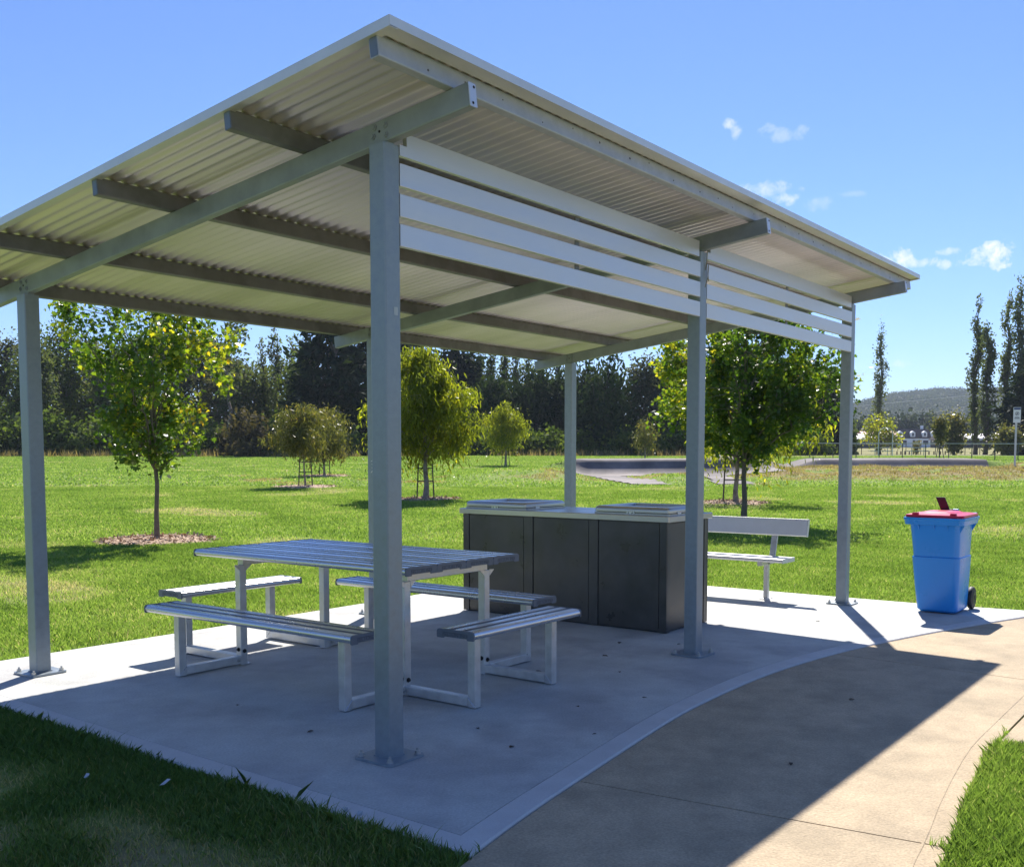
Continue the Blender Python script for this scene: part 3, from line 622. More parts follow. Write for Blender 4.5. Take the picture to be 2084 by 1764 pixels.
for yy in (V0+.055, V1-.055): o = MB(); o.loft([rect(U0-.018,yy-.028,U0+.03,yy+.028,.863,.01), rect(U0-.012,yy-.024,U0+.026,yy+.024,.880,.01)]); o.build('lid_lug', m_red, lo_)
o = MB()
for yy in (V0+.02, -.845, V1-.02): o.cyl((U1+.085,yy-.02,.842),(U1+.085,yy+.02,.842),.022,n=12); o.box((U1+.035,yy-.02,.822),(U1+.085,yy+.02,.838))
o.cyl((U1+.085,V0+.02,.842),(U1+.085,V1-.02,.842),.011,n=12); o.build('handle', m_blue, body)
o = MB(); c = np.array([U1+.045,-.80,.875]); tilt = R(22); dv = np.array([-math.sin(tilt)*.2,.36,math.cos(tilt)]); dv /= np.linalg.norm(dv); sv = np.array([.12,1,0]); sv/=np.linalg.norm(sv); nv = np.cross(sv, dv); nv/=np.linalg.norm(nv)
o.prism(rr(.042,.004,.003), c, c+dv*.13, sv, nv); o.build('lock_flap', m_maroon, lo_)
o = MB(); o.box((U1+.02,-.86,.866),(U1+.07,-.77,.888),.005); o.build('lock_base', m_black, lo_)
o = MB(); o.box((U1+.045,-.905,.864),(U1+.085,-.862,.892),.005); o.build('hinge_block', m_blue, lo_)
for yy, sgn in ((-1.02,-1),(-.705,1)):
    xc, zc = 6.375, .102
    o = MB(); L_ = []
    for (r, dy) in ((.04,.0),(.075,.0),(.094,.004),(.101,.014),(.101,.034),(.094,.044),(.06,.044),(.04,.044)):
        L_.append([(xc+r*math.cos(t), yy+sgn*(.048-dy), zc+r*math.sin(t)) for t in np.linspace(0,2*math.pi,28,endpoint=False)])
    o.loft(L_); wh = o.build('wheel', m_black, bn, 35)
    o = MB(); L_ = [[(xc+r*math.cos(t), yy+sgn*(.049+dy), zc+r*math.sin(t)) for t in np.linspace(0,2*math.pi,20,endpoint=False)] for r, dy in ((.062,-.001),(.058,.003),(.04,.0035),(.036,-.0005),(.018,.0),(.016,.006))]
    o.loft(L_); o.build('hub', mat('hub_plastic_%s' % ('a' if sgn < 0 else 'b'), (.035,.035,.036), .4), wh)
o = MB(); o.cyl((6.375,-1.02,.102),(6.375,-.705,.102),.012,n=10); o.box((6.27,-.99,.08),(6.375,-.96,.13)); o.box((6.27,-.77,.08),(6.375,-.74,.13)); o.build('axle', m_black, bn)

# ------------------------------------------------------------------ leaves, branches, trees
SH_MAPLE = np.array([(0,-.05),(.16,.12),(.50,.10),(.36,.34),(.44,.62),(.20,.60),(0,1.0),(-.20,.60),(-.44,.62),(-.36,.34),(-.50,.10),(-.16,.12)])
SH_GUM = np.array([(0,0),(.12,.25),(.10,.6),(0,1.0),(-.10,.6),(-.12,.25)])
SH_CARD = np.array([(0,0),(.30,.25),(.24,.7),(0,1.0),(-.28,.65),(-.26,.3)])
SH_NEEDLE = np.array([(-.1,0),(.12,.05),(.20,.5),(.05,1.0),(-.16,.6)])
def unit(v): return v/np.maximum(np.linalg.norm(v, axis=-1, keepdims=True), 1e-9)
def leaf_geo(c, d, size, shape, nrm=None, fold=.18):
    n = len(c); d = unit(d)
    if nrm is None: nrm = rng.normal(size=(n,3))
    side = unit(np.cross(d, nrm)); up_ = np.cross(side, d)
    K = len(shape); sx = shape[:,0][None,:,None]; sy = shape[:,1][None,:,None]
    sz = size[:,None,None]
    P = c[:,None,:]+sz*(side[:,None,:]*sx+d[:,None,:]*sy+up_[:,None,:]*(np.abs(sx)*fold-(sy**2)*.12))
    return P.reshape(-1,3), np.arange(n*K).reshape(n, K)
def tubes(segs, n=6):                            # segs: (p0,p1,r0,r1)
    V, F_ = [], []; b = 0; th = np.linspace(0, 2*math.pi, n, endpoint=False)
    if not segs: return np.zeros((0,3)), np.zeros((0,4), int)
    P0 = np.array([s[0] for s in segs]); P1 = np.array([s[1] for s in segs]); r0 = np.array([s[2] for s in segs]); r1 = np.array([s[3] for s in segs])
    d = unit(P1-P0); ref = np.where(np.abs(d[:,2:3]) < .9, np.array([[0,0,1.]]), np.array([[1.,0,0]])); a = unit(np.cross(d, ref)); bb = np.cross(d, a)
    ring = lambda P, r: P[:,None,:]+r[:,None,None]*(a[:,None,:]*np.cos(th)[None,:,None]+bb[:,None,:]*np.sin(th)[None,:,None])
    V = np.concatenate([ring(P0, r0), ring(P1, r1)], 1).reshape(-1,3)
    k = np.arange(n); base = (np.arange(len(segs))*2*n)[:,None]
    F_ = np.stack([base+k, base+(k+1) % n, base+n+(k+1) % n, base+n+k], -1).reshape(-1,4)
    return V, F_
def limb(p0, p1, r0, r1, k=5, wob=.06, sag=0.0):
    p0 = np.array(p0, float); p1 = np.array(p1, float); L = np.linalg.norm(p1-p0); pts = [p0]
    off = np.zeros(3)
    for q in range(1, k+1):
        t = q/k; off = off*.6+rng.normal(size=3)*wob*L*(1 if q < k else 0)*.6
        p = p0+(p1-p0)*t+off*(1-t*.5)+np.array([0,0,1])*sag*L*math.sin(math.pi*t); pts.append(p)
    pts[-1] = p1
    return [(pts[q], pts[q+1], r0+(r1-r0)*q/k, r0+(r1-r0)*(q+1)/k) for q in range(k)], pts
def build_tree(name, label, cat, loc, H, trunk_h, env, r_trunk, ncl, lpc, lsize, shape, matl, bark, mode='spread', cl_r=.35, group=None, lean=(0,0), rise=.55, hang=0.0, tonef=None, seed=0, gaps=.35, limbs_n=None, twig=.004, off=(0,0), vz=1.0, inner=.25, wob=.012):
    """env(t, az) gives the crown radius at height fraction t (0 crown bottom .. 1 top)."""
    global rng
    save = rng; rng = np.random.default_rng(seed+101)
    root = thing(name, label, cat, loc, 0, group)
    ch = H-trunk_h; segs = []
    top = np.array([lean[0]*H, lean[1]*H, H*.93])
    k = 9; pts = []
    for q in range(k+1):
        t = q/k; pts.append(np.array([top[0]*t**1.3, top[1]*t**1.3, top[2]*t])+(rng.normal(size=3)*[wob,wob,0]*H*(0 < q)))
    pts[0] = np.array([0,0,-.05])
    rad = lambda z: r_trunk*max(.10, (1-z/H)**.8)*(1+.22*max(0, 1-z/(.04*H)))
    for q in range(k): segs.append((pts[q], pts[q+1], rad(pts[q][2]), rad(pts[q+1][2])))
    TZs = np.array([p[2] for p in pts]); TP = np.array(pts)
    def trunk_at(z): return np.array([np.interp(z, TZs, TP[:,0]), np.interp(z, TZs, TP[:,1]), z])
    C_, D_, = [], []
    lobes = rng.normal(size=(9,2))
    tries = 0
    while len(C_) < ncl and tries < ncl*30:
        tries += 1
        t = rng.uniform(0, 1); az = rng.uniform(0, 2*math.pi); Rm = env(t, az)
        if Rm <= 0: continue
        if rng.uniform() > (Rm/env_max(env))**1.3+.05: continue
        n_ = math.sin(az*2+lobes[0,0]*3+t*8)+math.sin(az*3+lobes[1,0]*3-t*9)+math.sin(az*5+lobes[2,0]*3+t*14)
        Rm *= 1+min(.24, max(-.6, gaps*.22*n_))
        if math.sin(az*4+t*17+lobes[3,0]*5)+math.sin(az*2-t*11+lobes[4,0]*5) < -2+gaps*1.6 and rng.uniform() < .8: continue
        r = Rm*(inner+(1-inner)*rng.uniform()**.55)
        z = trunk_h+ch*t; b = trunk_at(min(z, TZs[-1]))
        C_.append(b+np.array([math.cos(az)*r+off[0]*t, math.sin(az)*r+off[1]*t, 0])); C_[-1][2] = z
    C_ = np.array(C_)
    tone_off = rng.uniform(-.16, .20) if H > 6 else 0
    # main limbs, then twigs from limb to cluster
    NL = limbs_n or max(6, ncl//7); idx = rng.choice(len(C_), min(NL, len(C_)), replace=False); limb_pts = []
    for ii in idx:
        c = C_[ii]; r = math.hypot(c[0]-trunk_at(min(c[2], TZs[-1]))[0], c[1]-trunk_at(min(c[2], TZs[-1]))[1])
        zb = max(trunk_h*.9, c[2]-r*rise/(1-rise+.15)-.12*ch); zb = min(zb, H*.88); b = trunk_at(zb)
        rb = rad(zb)*.55; s_, p_ = limb(b, c, rb, rb*.22, 6, .045, .06 if mode != 'hang' else .12); segs += s_; limb_pts += p_[1:]
    LP = np.array(limb_pts)
    for c in C_:
        dd = np.linalg.norm(LP-c-np.array([0,0,-.15]), axis=1); j_ = int(np.argmin(dd))
        if dd[j_] > .03: s_, _ = limb(LP[j_], c, twig*1.8, twig*.7, 3, .06); segs += s_
    V, F_ = tubes(segs, 7 if H < 8 else 5); mesh_obj('trunk', V, F_, bark, root, 180)
    # leaves
    nL = len(C_)*lpc; cid = np.repeat(np.arange(len(C_)), lpc)
    sc = rng.uniform(.55, 1.25, len(C_))[cid]
    g = rng.normal(size=(nL,3))*cl_r*sc[:,None]*.55
    if mode == 'hang': g[:,2] = -np.abs(g[:,2])*vz+cl_r*.45*vz+rng.normal(size=nL)*cl_r*.25
    elif mode == 'up': g[:,2] *= vz
    elif mode == 'flat': g[:,2] *= .45
    if mode == 'spread':
        ax = C_-np.array([0,0,trunk_h*.6]); ax = unit(ax*np.array([1,1,.8])); g = g*.8+ax[cid]*(rng.normal(size=nL)*cl_r*.62*sc)[:,None]
    P = C_[cid]+g
    if mode == 'hang': d = rng.normal(size=(nL,3))*.55+np.array([0,0,-1.0])
    elif mode == 'up': d = rng.normal(size=(nL,3))*.6+np.array([0,0,.7])
    elif mode == 'flat': d = unit(P-np.array([0,0,1])*P[:,2:3])*.8+rng.normal(size=(nL,3))*.5+np.array([0,0,-.1])
    else: d = rng.normal(size=(nL,3))*.7+unit(g)*.5+np.array([0,0,-.25])
    sz = lsize*rng.uniform(.55, 1.2, nL)
    nr = rng.normal(size=(nL,3))+(np.array([0,0,1.1]) if mode in ('spread','flat') else 0)
    V, F_ = leaf_geo(P, d, sz, shape, nr)
    ct = rng.normal(size=len(C_))*.10
    tone = (.30 if name == 'gum_tree' and H > 3.2 else .36)+tone_off+ct[cid]+rng.normal(size=nL)*.13
    if tonef is not None: tone = tone+tonef(P)
    mesh_obj('crown', V, F_, matl, root, None, np.repeat(np.clip(tone, 0, 1), len(shape)))
    rng = save
    return root
_em = {}
def env_max(env):
    if env not in _em: _em[env] = max(env(t, 0) for t in np.linspace(0, 1, 41))
    return _em[env]
lm_maple = leaf_mat('broad_leaf', [(0,(.030,.065,.012)),(.40,(.075,.135,.018)),(.62,(.19,.235,.022)),(.80,(.42,.37,.035)),(1,(.60,.34,.03))], .50, .36, .45, 1.25)
lm_gum = leaf_mat('gum_leaf', [(0,(.075,.095,.014)),(.4,(.165,.19,.020)),(.65,(.30,.29,.028)),(.85,(.42,.33,.05)),(1,(.46,.26,.07))], .55, .4, .35, 1.3)
lm_gum2 = leaf_mat('olive_gum_leaf', [(0,(.06,.065,.025)),(.4,(.11,.115,.04)),(.65,(.19,.17,.06)),(.85,(.30,.20,.09)),(1,(.36,.21,.10))], .42, .4, .35, 1.15)
lm_far = leaf_mat('far_foliage', [(0,(.035,.055,.028)),(.4,(.070,.098,.045)),(.7,(.115,.14,.058)),(1,(.18,.18,.075))], .38, .7, .08)
lm_far2 = leaf_mat('far_green_foliage', [(0,(.040,.070,.020)),(.4,(.085,.125,.032)),(.7,(.14,.18,.045)),(1,(.21,.22,.06))], .42, .7, .08)
lm_far3 = leaf_mat('far_grey_foliage', [(0,(.045,.055,.045)),(.4,(.085,.095,.07)),(.7,(.12,.13,.09)),(1,(.19,.18,.11))], .34, .7, .08)
lm_cone = leaf_mat('cypress_foliage', [(0,(.018,.034,.016)),(.5,(.038,.062,.026)),(1,(.09,.115,.04))], .22, .7, .06)
lm_hill = leaf_mat('hill_foliage', [(0,(.018,.030,.020)),(.4,(.036,.052,.032)),(.7,(.06,.078,.042)),(1,(.11,.115,.06))], .3, .8, .05)
lm_pine = leaf_mat('dark_needles', [(0,(.012,.022,.014)),(.5,(.024,.040,.022)),(1,(.06,.080,.035))], .18, .75, .06)
lm_poplar = leaf_mat('poplar_leaf', [(0,(.05,.068,.04)),(.5,(.095,.12,.06)),(1,(.18,.20,.10))], .42, .6, .12)
lm_brown = leaf_mat('brown_scrub', [(0,(.05,.045,.028)),(.5,(.10,.082,.045)),(1,(.16,.13,.06))], .3, .7, .06)
mulch_spots = []
def mulch(x, y, z, r, label, n=900, fr=1.0):
    root_v, root_f = [], []
    k = 20; vs = [(x, y, z+.045)]
    for ring, zr in ((.5,.04),(.85,.022),(1.0,-.01)):
        for q in range(k):
            a = 2*math.pi*q/k; rr_ = r*ring*(1+.10*math.sin(a*3+x)+.06*math.sin(a*7+y)); xx, yy = x+rr_*math.cos(a), y+rr_*math.sin(a); vs.append((xx, yy, float(terrain(xx, yy))+zr))
    fs = [[0,1+q,1+(q+1) % k] for q in range(k)]+[[1+w_*k+q, 1+(w_+1)*k+q, 1+(w_+1)*k+(q+1) % k, 1+w_*k+(q+1) % k] for w_ in range(2) for q in range(k)]
    V0 = np.array(vs)
    a = rng.uniform(0, 2*math.pi, n); rr_ = r*np.sqrt(rng.uniform(0, 1.1, n)); cx_, cy_ = x+rr_*np.cos(a), y+rr_*np.sin(a)
    c = np.stack([cx_, cy_, terrain(cx_, cy_)+.045*(1-(rr_/r)**2*.8)+rng.uniform(.0,.02,n)], -1)
    d = rng.normal(size=(n,3))*[1,1,.35]; V, F_ = leaf_geo(c, d, rng.uniform(.03,.075,n)*fr, np.array([(-.22,0),(.22,.05),(.18,1),(-.2,.9)]), rng.normal(size=(n,3))*.5+np.array([0,0,1.]))
    o = mesh_obj('wood_chip_mulch', np.concatenate([V0, V]), fs+(F_+len(V0)).tolist(), m_wood); tag(o, label, None, kind='stuff'); o['label'] = label
    mulch_spots.append((x, y, r*.93))
def stakes(x, y, z, label, h=1.05, gapw=.34, rzz=0.0, group='stake sets round the young trees'):
    t = thing('tree_stakes', label, 'tree stakes', (x, y, z), rzz, group)
    for sg in (-1, 1):
        o = MB(); o.cyl((sg*(gapw/2+.05),0,-.1),(sg*gapw/2,0,h),.022,.020,6); o.build('stake', m_stake, t)
    for zz_ in (h*.5, h*.86):
        o = MB(); o.prism([(-gapw/2-.03,-.024),(gapw/2+.03,-.024),(gapw/2+.03,.024),(-gapw/2-.03,.024)], (0,0,zz_), (0,0,zz_+.028), (1,0,0), (0,1,0)); o.build('tie', m_tie, t)
    return t
vaz = math.atan2(.5933, .805)                    # view azimuth; lateral direction is vaz-90deg
# maple on the left
x, y, z = ground_at(320, 1101); sM = fwd(x, y); k = FX/sM
Hm = height_for(545, sM)-z; th = height_for(945, sM)-z
envM = lambda t, az: 142/k*np.interp(t, [0,.06,.16,.26,.40,.60,.78,.92,1], [.12,.52,.72,.62,.90,1.0,.98,.70,.25])
latv = np.array([.5933, -.805])
tm = lambda P: np.clip((P[:,:2] @ latv-.25)*.36, -.04, .17)+np.where((P[:,:2] @ latv > .7) & (P[:,2] < 1.9), .15, 0)+.08
build_tree('maple_tree', 'young maple with yellowing leaves on its right side and a bare slim trunk', 'tree', (x,y,z), Hm, th, envM, .040, 150, 54, .085, SH_MAPLE, lm_maple, m_bark, 'spread', .20, wob=.0025, tonef=tm, seed=3, gaps=1.9, rise=.70, limbs_n=30, group='young trees planted in the lawn')
mulch(x, y, z, .92, 'ring of wood chips round the slim trunk of the yellowing maple', 1500)
# broad tree on the right with low pale trunk beside it
x, y, z = ground_at(1513, 1062); s0 = fwd(x, y); k = FX/s0
H0 = height_for(628, s0)-z; th = height_for(930, s0)-z
envB = lambda t, az: 166/k*np.interp(t, [0,.08,.2,.38,.6,.8,.93,1], [.15,.50,.78,.98,1.0,.92,.62,.25])
tm2 = lambda P: np.clip((-(P[:,:2] @ latv)-.5)*.40, -.03, .15)+.0
build_tree('maple_tree', 'large dense maple with yellow leaves on its left side between the right posts', 'tree', (x,y,z), H0, th, envB, .058, 290, 78, .09, SH_MAPLE, lm_maple, m_bark, 'spread', .23, wob=.003, tonef=tm2, seed=9, gaps=1.2, rise=.6, limbs_n=30, group='young trees planted in the lawn')
x2, y2, z2 = ground_at(1507, 1040); s1 = fwd(x2, y2); x2, y2, z2 = at_s(1498, s1+3.0); s1 += 3.0; k1 = FX/s1
mulch(x2, y2, z2, .95, 'ring of wood chips under the staked gum beside the dense maple', 1000)
envG = lambda t, az: 120/k1*np.interp(t, [0,.2,.5,.8,1], [.55,1,.95,.7,.2])
build_tree('gum_tree', 'drooping young gum with pale trunk half hidden behind the dense maple', 'tree', (x2,y2,z2), height_for(800, s1)-z2, height_for(945, s1)-z2, envG, .07, 75, 40, .17, SH_GUM, lm_gum, m_gumbark, 'hang', .34, seed=12, hang=1, wob=.003, lean=(.02,-.01), off=tuple(latv*1.3), vz=1.6, group='young trees planted in the lawn')
stakes(x2-.02, y2+.05, z2, 'pair of dark stakes strapped round the pale trunk beside the dense maple', 1.15, .44, vaz-math.pi/2)
# yellow-green gum right of the near post
def gum(u, vb, vtop, vbot, halfw, label, seed, ncl, lpc, ls, ml=lm_gum, st=None, mu=None, lean=(0,0), env=None, trunk=.05, cl=.34, bark=m_gumbark, vz=1.5, off=(0,0), gp=.9):
    x, y, z = ground_at(u, vb) if vb > 200 else at_s(u, vb); s = fwd(x, y); k = FX/s
    e = env or (lambda t, az: halfw/k*np.interp(t, [0,.12,.35,.52,.62,.8,.92,1], [.50,.86,1.02,1.08,.92,.62,.42,.2]))
    build_tree('gum_tree', label, 'tree', (x,y,z), height_for(vtop, s)-z, height_for(vbot, s)-z, e, trunk, ncl, lpc, ls, SH_GUM, ml, bark, 'hang', cl, seed=seed, gaps=gp, lean=lean, vz=vz, wob=.006, off=off, group='young trees planted in the lawn')
    if st: stakes(x, y, z, st, .95, .36, vaz-math.pi/2+.1)
    if mu: mulch(x, y, z, .95 if s < 30 else 1.15, mu, 700 if s < 30 else 350, 1.3)
    return x, y, z
ty = lambda P: np.clip((P[:,2]-2.0)*.1, -.05, .15)
gum(866, 1017, 728, 925, 92, 'bushy yellow green gum with hanging leaves right of the near post', 21, 92, 215, .165, gp=1.9, st='pair of stakes round the trunk of the bushy yellow green gum', mu='wood chips under the bushy yellow green gum', trunk=.075, cl=.40)
gum(622, 991, 832, 930, 78, 'small olive gum with a thin leaning pale trunk left of the near post', 22, 70, 86, .15, gp=1.4, vz=1.1, env=lambda t, az: 62/63.*np.interp(t,[0,.2,.45,.75,.92,1],[.35,.8,1,.86,.55,.2]), ml=lm_gum2, st='pair of stakes round the thin leaning pale trunk', mu='small patch of wood chips under the thin leaning gum', lean=(-.05,.04), trunk=.035, cl=.34)
gum(661, 969, 838, 938, 62, 'round olive gum standing just behind the leaning one', 23, 70, 90, .18, gp=1.4, vz=1.1, env=lambda t, az: 50/48.*np.interp(t,[0,.2,.45,.75,.92,1],[.5,.9,1,.82,.55,.2]), ml=lm_gum2, st='pair of stakes round the trunk of the round olive gum', mu='wood chips under the round olive gum', trunk=.05, cl=.42)
gum(1029, 948, 828, 912, 44, 'round yellow green gum alone in the middle of the lawn', 24, 66, 100, .22, gp=1.5, vz=1.1, env=lambda t, az: 36/38.*np.interp(t,[0,.2,.45,.7,.88,1],[.45,.9,1,.86,.62,.2]), st='pair of stakes under the round yellow green gum in mid lawn', trunk=.07, cl=.52)
gum(1312, 78, 852, 915, 30, 'small sparse young gum before the dark conifers', 25, 46, 30, .26, vz=1.0, env=lambda t, az: 24/34.*np.interp(t,[0,.2,.45,.75,.92,1],[.55,.9,1,.8,.5,.2]), ml=lm_gum2, st='low stakes round the small sparse gum', trunk=.07, cl=.5)

# ------------------------------------------------------------------ far wood, each tree on its own
def far_tree(kind, u, s, vtop, halfw, label, seed, vb=None, group='trees of the wood behind the lawn'):
    x, y, z = at_s(u, s); H = height_for(vtop, s)-z; hw = halfw/FX*s; th = .0
    if kind == 'pine':
        e = lambda t, az: hw*np.interp(t, [0,.1,.35,.6,.85,1], [.85,1,.98,.80,.45,.08])
        return build_tree('conifer_tree', label, 'tree', (x,y,z), H, H*.04, e, .3, 150, 34, .95, SH_NEEDLE, lm_pine, m_farbark, 'flat', 1.5, seed=seed, gaps=.7, group=group, twig=.03, inner=.45, limbs_n=20)
    if kind == 'cone':
        e = lambda t, az: hw*np.interp(t, [0,.1,.3,.6,.85,1], [.9,1,.95,.78,.45,.06])
        return build_tree('conifer_tree', label, 'tree', (x,y,z), H, H*.02, e, .22, 150, 34, .62, SH_NEEDLE, lm_cone, m_farbark, 'up', 1.2, seed=seed, gaps=.45, group=group, twig=.03, inner=.5, limbs_n=14, vz=1.3)
    if kind == 'gum':
        e = lambda t, az: hw*np.interp(t, [0,.15,.4,.7,.9,1], [.62,.9,1,.95,.66,.3])
        return build_tree('eucalypt_tree', label, 'tree', (x,y,z), H, H*.22, e, .26, 100, 60, .36, SH_CARD, (lm_far, lm_far2, lm_far3)[seed % 3], m_gumbark, 'spread', 1.05, seed=seed, gaps=1.3, group=group, twig=.035, rise=.7, limbs_n=18, inner=.4)
    if kind == 'wisp':
        e = lambda t, az: hw*np.interp(t, [0,.3,.7,1], [.3,.7,1,.7])
        return build_tree('eucalypt_tree', label, 'tree', (x,y,z), H, H*.45, e, .22, 26, 40, .42, SH_CARD, lm_far, m_gumbark, 'spread', 1.0, seed=seed, gaps=1.6, group=group, twig=.045, rise=.75, limbs_n=14, inner=.5)
    if kind == 'poplar':
        e = lambda t, az: hw*np.interp(t, [0,.1,.35,.6,.85,1], [.35,.8,1,.9,.6,.15])
        return build_tree('poplar_tree', label, 'tree', (x,y,z), H, H*.05, e, .24, 105, 26, .32, SH_CARD, lm_poplar, m_farbark, 'up', .42, seed=seed, gaps=1.8, group=group, twig=.03, rise=.86, limbs_n=26, vz=2.6, inner=.15)
    if kind == 'shrub':
        e = lambda t, az: hw*np.interp(t, [0,.3,.7,1], [1,1,.85,.4])
        return build_tree('shrub', label, 'shrub', (x,y,z), H, .05, e, .06, 42, 34, .42, SH_CARD, lm_brown if seed % 3 == 0 else lm_far2, m_farbark, 'spread', .75, seed=seed, gaps=.8, group=group, twig=.02, limbs_n=10, inner=.2)
G0 = [('gum',-40,104,690,54),('gum',22,108,705,36),('gum',76,100,702,34),('gum',132,106,668,40),('gum',190,110,700,40),('gum',240,102,716,40),('gum',300,108,690,44),('gum',352,104,672,42),
      ('gum',415,110,690,36),('wisp',468,98,650,44),('gum',476,106,740,44),('gum',515,103,752,46),('poplar',566,112,684,18),('poplar',538,116,700,14),('poplar',598,112,712,16),('gum',622,104,708,34),
      ('pine',672,98,655,72),('pine',745,102,650,76),('pine',820,108,668,60),('pine',935,112,700,40),('cone',884,106,735,46),('poplar',978,116,715,14),('poplar',1000,118,722,14),('poplar',1026,116,712,14),('poplar',1050,118,716,15),('poplar',1076,117,712,14),('poplar',1102,116,716,14),
      ('cone',1000,102,775,34),('cone',1048,104,800,30),('cone',1092,106,768,42),('poplar',1132,114,712,15),('cone',1150,107,770,34),('cone',1198,104,752,38),('cone',1236,100,726,44),('gum',1312,102,742,34),('gum',1362,104,728,40),('pine',1412,106,706,56),('pine',1470,108,700,52),('pine',1530,106,712,52),('pine',1592,108,724,50),('pine',1652,112,742,46),('gum',1690,116,778,30)]
DESC = dict(gum=['tall dark gum with a ragged crown','broad gum with clumped grey green crown','gum with sky showing through its crown','dense gum in deep shade'],
            pine=['huge black green conifer with layered boughs','dark pine with drooping flat boughs','broad shadowy pine'], cone=['narrow dark conifer tapering to a point','bushy dark conifer with leaves to the ground'],
            poplar=['thin upright poplar with sparse leaves','slender poplar of the row'], wisp=['tall thin gum with bare forked limbs and wispy tufts'], shrub=['low scrubby bush at the foot of the wood','brown leaved bush at the edge of the lawn'])
def where(u):
    for lim, t in ((0,'cut by the left picture edge'),(60,'left of the left rear post'),(110,'right behind the left rear post'),(160,'just right of the left rear post'),(215,'behind the left flank of the yellowing maple'),(270,'behind the left half of the yellowing maple'),(330,'straight behind the maple trunk'),(385,'behind the right half of the yellowing maple'),(440,'behind the right edge of the yellowing maple'),
                   (500,'right of the yellowing maple'),(530,'midway between maple and olive gums'),(552,'leftmost of the thin ones above the olive gums'),(580,'left above the leaning olive gum'),(610,'above the leaning olive gum'),(650,'above and between the two olive gums'),(700,'above the round olive gum'),(770,'hidden mostly by the near post'),(850,'behind the left part of the bushy yellow gum'),(905,'behind the bushy yellow gum'),(960,'right of the bushy yellow gum'),(990,'left above the mid lawn gum'),
                   (1012,'slightly left of the mid lawn gum'),(1038,'directly above the mid lawn gum'),(1060,'slightly right of the mid lawn gum'),(1085,'right above the mid lawn gum'),(1110,'a little left of the right rear post'),(1140,'touching the right rear post on its left'),(1175,'behind the right rear post'),(1215,'touching the right rear post on its right'),(1260,'between right rear post and small sparse gum'),(1320,'above the small sparse gum'),(1375,'left of the middle front post'),(1440,'behind the middle front post'),(1500,'behind the left half of the dense maple'),(1560,'behind the dense maple trunk'),(1620,'behind the right half of the dense maple'),(1670,'at the right edge of the dense maple'),(1710,'left of the front post near the bin')):
        if u <= lim: return t
    return 'far right'
seen = {}
for q, (kd, u, s, vt, hw) in enumerate(G0):
    far_tree(kd, u, s, vt, hw, DESC[kd][q % len(DESC[kd])]+', '+where(u), 40+q)
for q, (u, s, vt, hw) in enumerate([(-30,92,838,50),(40,94,868,48),(95,93,850,46),(150,94,872,46),(205,93,858,50),(262,95,872,46),(318,94,862,50),(372,95,850,52),(430,94,860,48),(488,93,880,36),(512,88,848,40),(560,90,866,36),(602,92,880,34),(655,92,890,36),(705,93,886,40),(760,95,888,42),(900,96,886,36),(955,97,880,34),(1010,96,884,36),(1065,97,886,34),(1120,97,880,34),(1185,98,884,36),(1260,97,888,36),(1330,98,884,38),(1400,99,882,40),(1465,98,888,40),(1530,99,884,40),(1595,100,880,40),(1655,102,888,34)]):
    sd_ = 33 if u in (488,512,900) else 40+3*q+(q % 2); far_tree('shrub', u, s, vt, hw, ('brown bush, ' if sd_ % 3 == 0 else 'low scrubby bush, ')+where(u), sd_, group='bushes along the foot of the wood')
# poplars on the right
for u, s, vt, hw, lb in ((1788,150,668,12,'lone slender poplar standing apart over the hill'),(1983,118,598,9,'leaning thin poplar, leftmost of the tall right hand group'),(2003,112,655,10,'shorter poplar in front of the leaning thin one'),(2040,115,600,10,'tall poplar just left of the sign post'),(2068,112,570,12,'tallest poplar behind the sign post at the right edge'),(2120,114,590,14,'poplar cut by the right edge of the picture')):
    far_tree('poplar', u, s, vt, hw, lb, int(u), group='poplars on the right')
far_tree('pine', 2100, 106, 755, 42, 'dark conifer at the right edge behind the sign', 777, group='trees beyond the fence')
for u, s, vt, hw, sd, lb in ((1790,128,850,34,5,'low broad round tree left of the white house'),(1940,104,852,15,8,'leafy young tree under the leaning poplar'),(2052,100,876,24,10,'small leafy tree left of the sign'),(1864,118,900,6,11,'little orange leaved bush before the white house')):
    x, y, z = at_s(u, s); hw_ = hw/FX*s; H = height_for(vt, s)-z
    e = lambda t, az, hw_=hw_: hw_*np.interp(t, [0,.2,.5,.8,1], [.6,1,1,.8,.35])
    build_tree('garden_tree', lb, 'tree', (x,y,z), H, H*.22, e, .14 if sd != 11 else .05, 60 if sd != 11 else 16, 34, .34 if sd != 11 else .18, SH_CARD, lm_gum if sd == 5 else lm_gum2, m_farbark, 'spread', .62 if sd != 11 else .28, seed=sd, gaps=.8, group='trees beyond the fence', twig=.02, limbs_n=12)
for q, (u, s, vt, hw) in enumerate([(1735,300,862,22),(1765,320,858,24),(1800,340,856,24),(1835,330,852,26),(1868,335,850,24),(1898,330,856,22),(1925,340,852,24),(1955,330,858,22),(1985,338,852,24),(2015,330,860,22),(2048,335,856,24),(2085,330,850,26),(1700,310,858,26)]):
    x, y, z = at_s(u, s); hw_ = hw/FX*s; H = height_for(vt, s)-z
    e = lambda t, az, hw_=hw_: hw_*np.interp(t, [0,.2,.5,.8,1], [.8,1,1,.8,.4])
    build_tree('eucalypt_tree', 'dark gum at the hill foot, '+['left of the lone poplar','left behind the lone poplar','right behind the lone poplar','above the left end of the white house','above the middle of the white house','above the right end of the white house','right of the white house','left behind the leaning poplar','right behind the leaning poplar','between the two poplar pairs','left of the sign board','at the right picture edge','behind the front post near the bin'][q], 'tree', (x,y,z), H, H*.12, e, .3, 45, 26, 1.3, SH_CARD, lm_hill, m_farbark, 'spread', 2.0, seed=200+q, gaps=.8, group='gums at the foot of the hill', twig=.05, limbs_n=8)
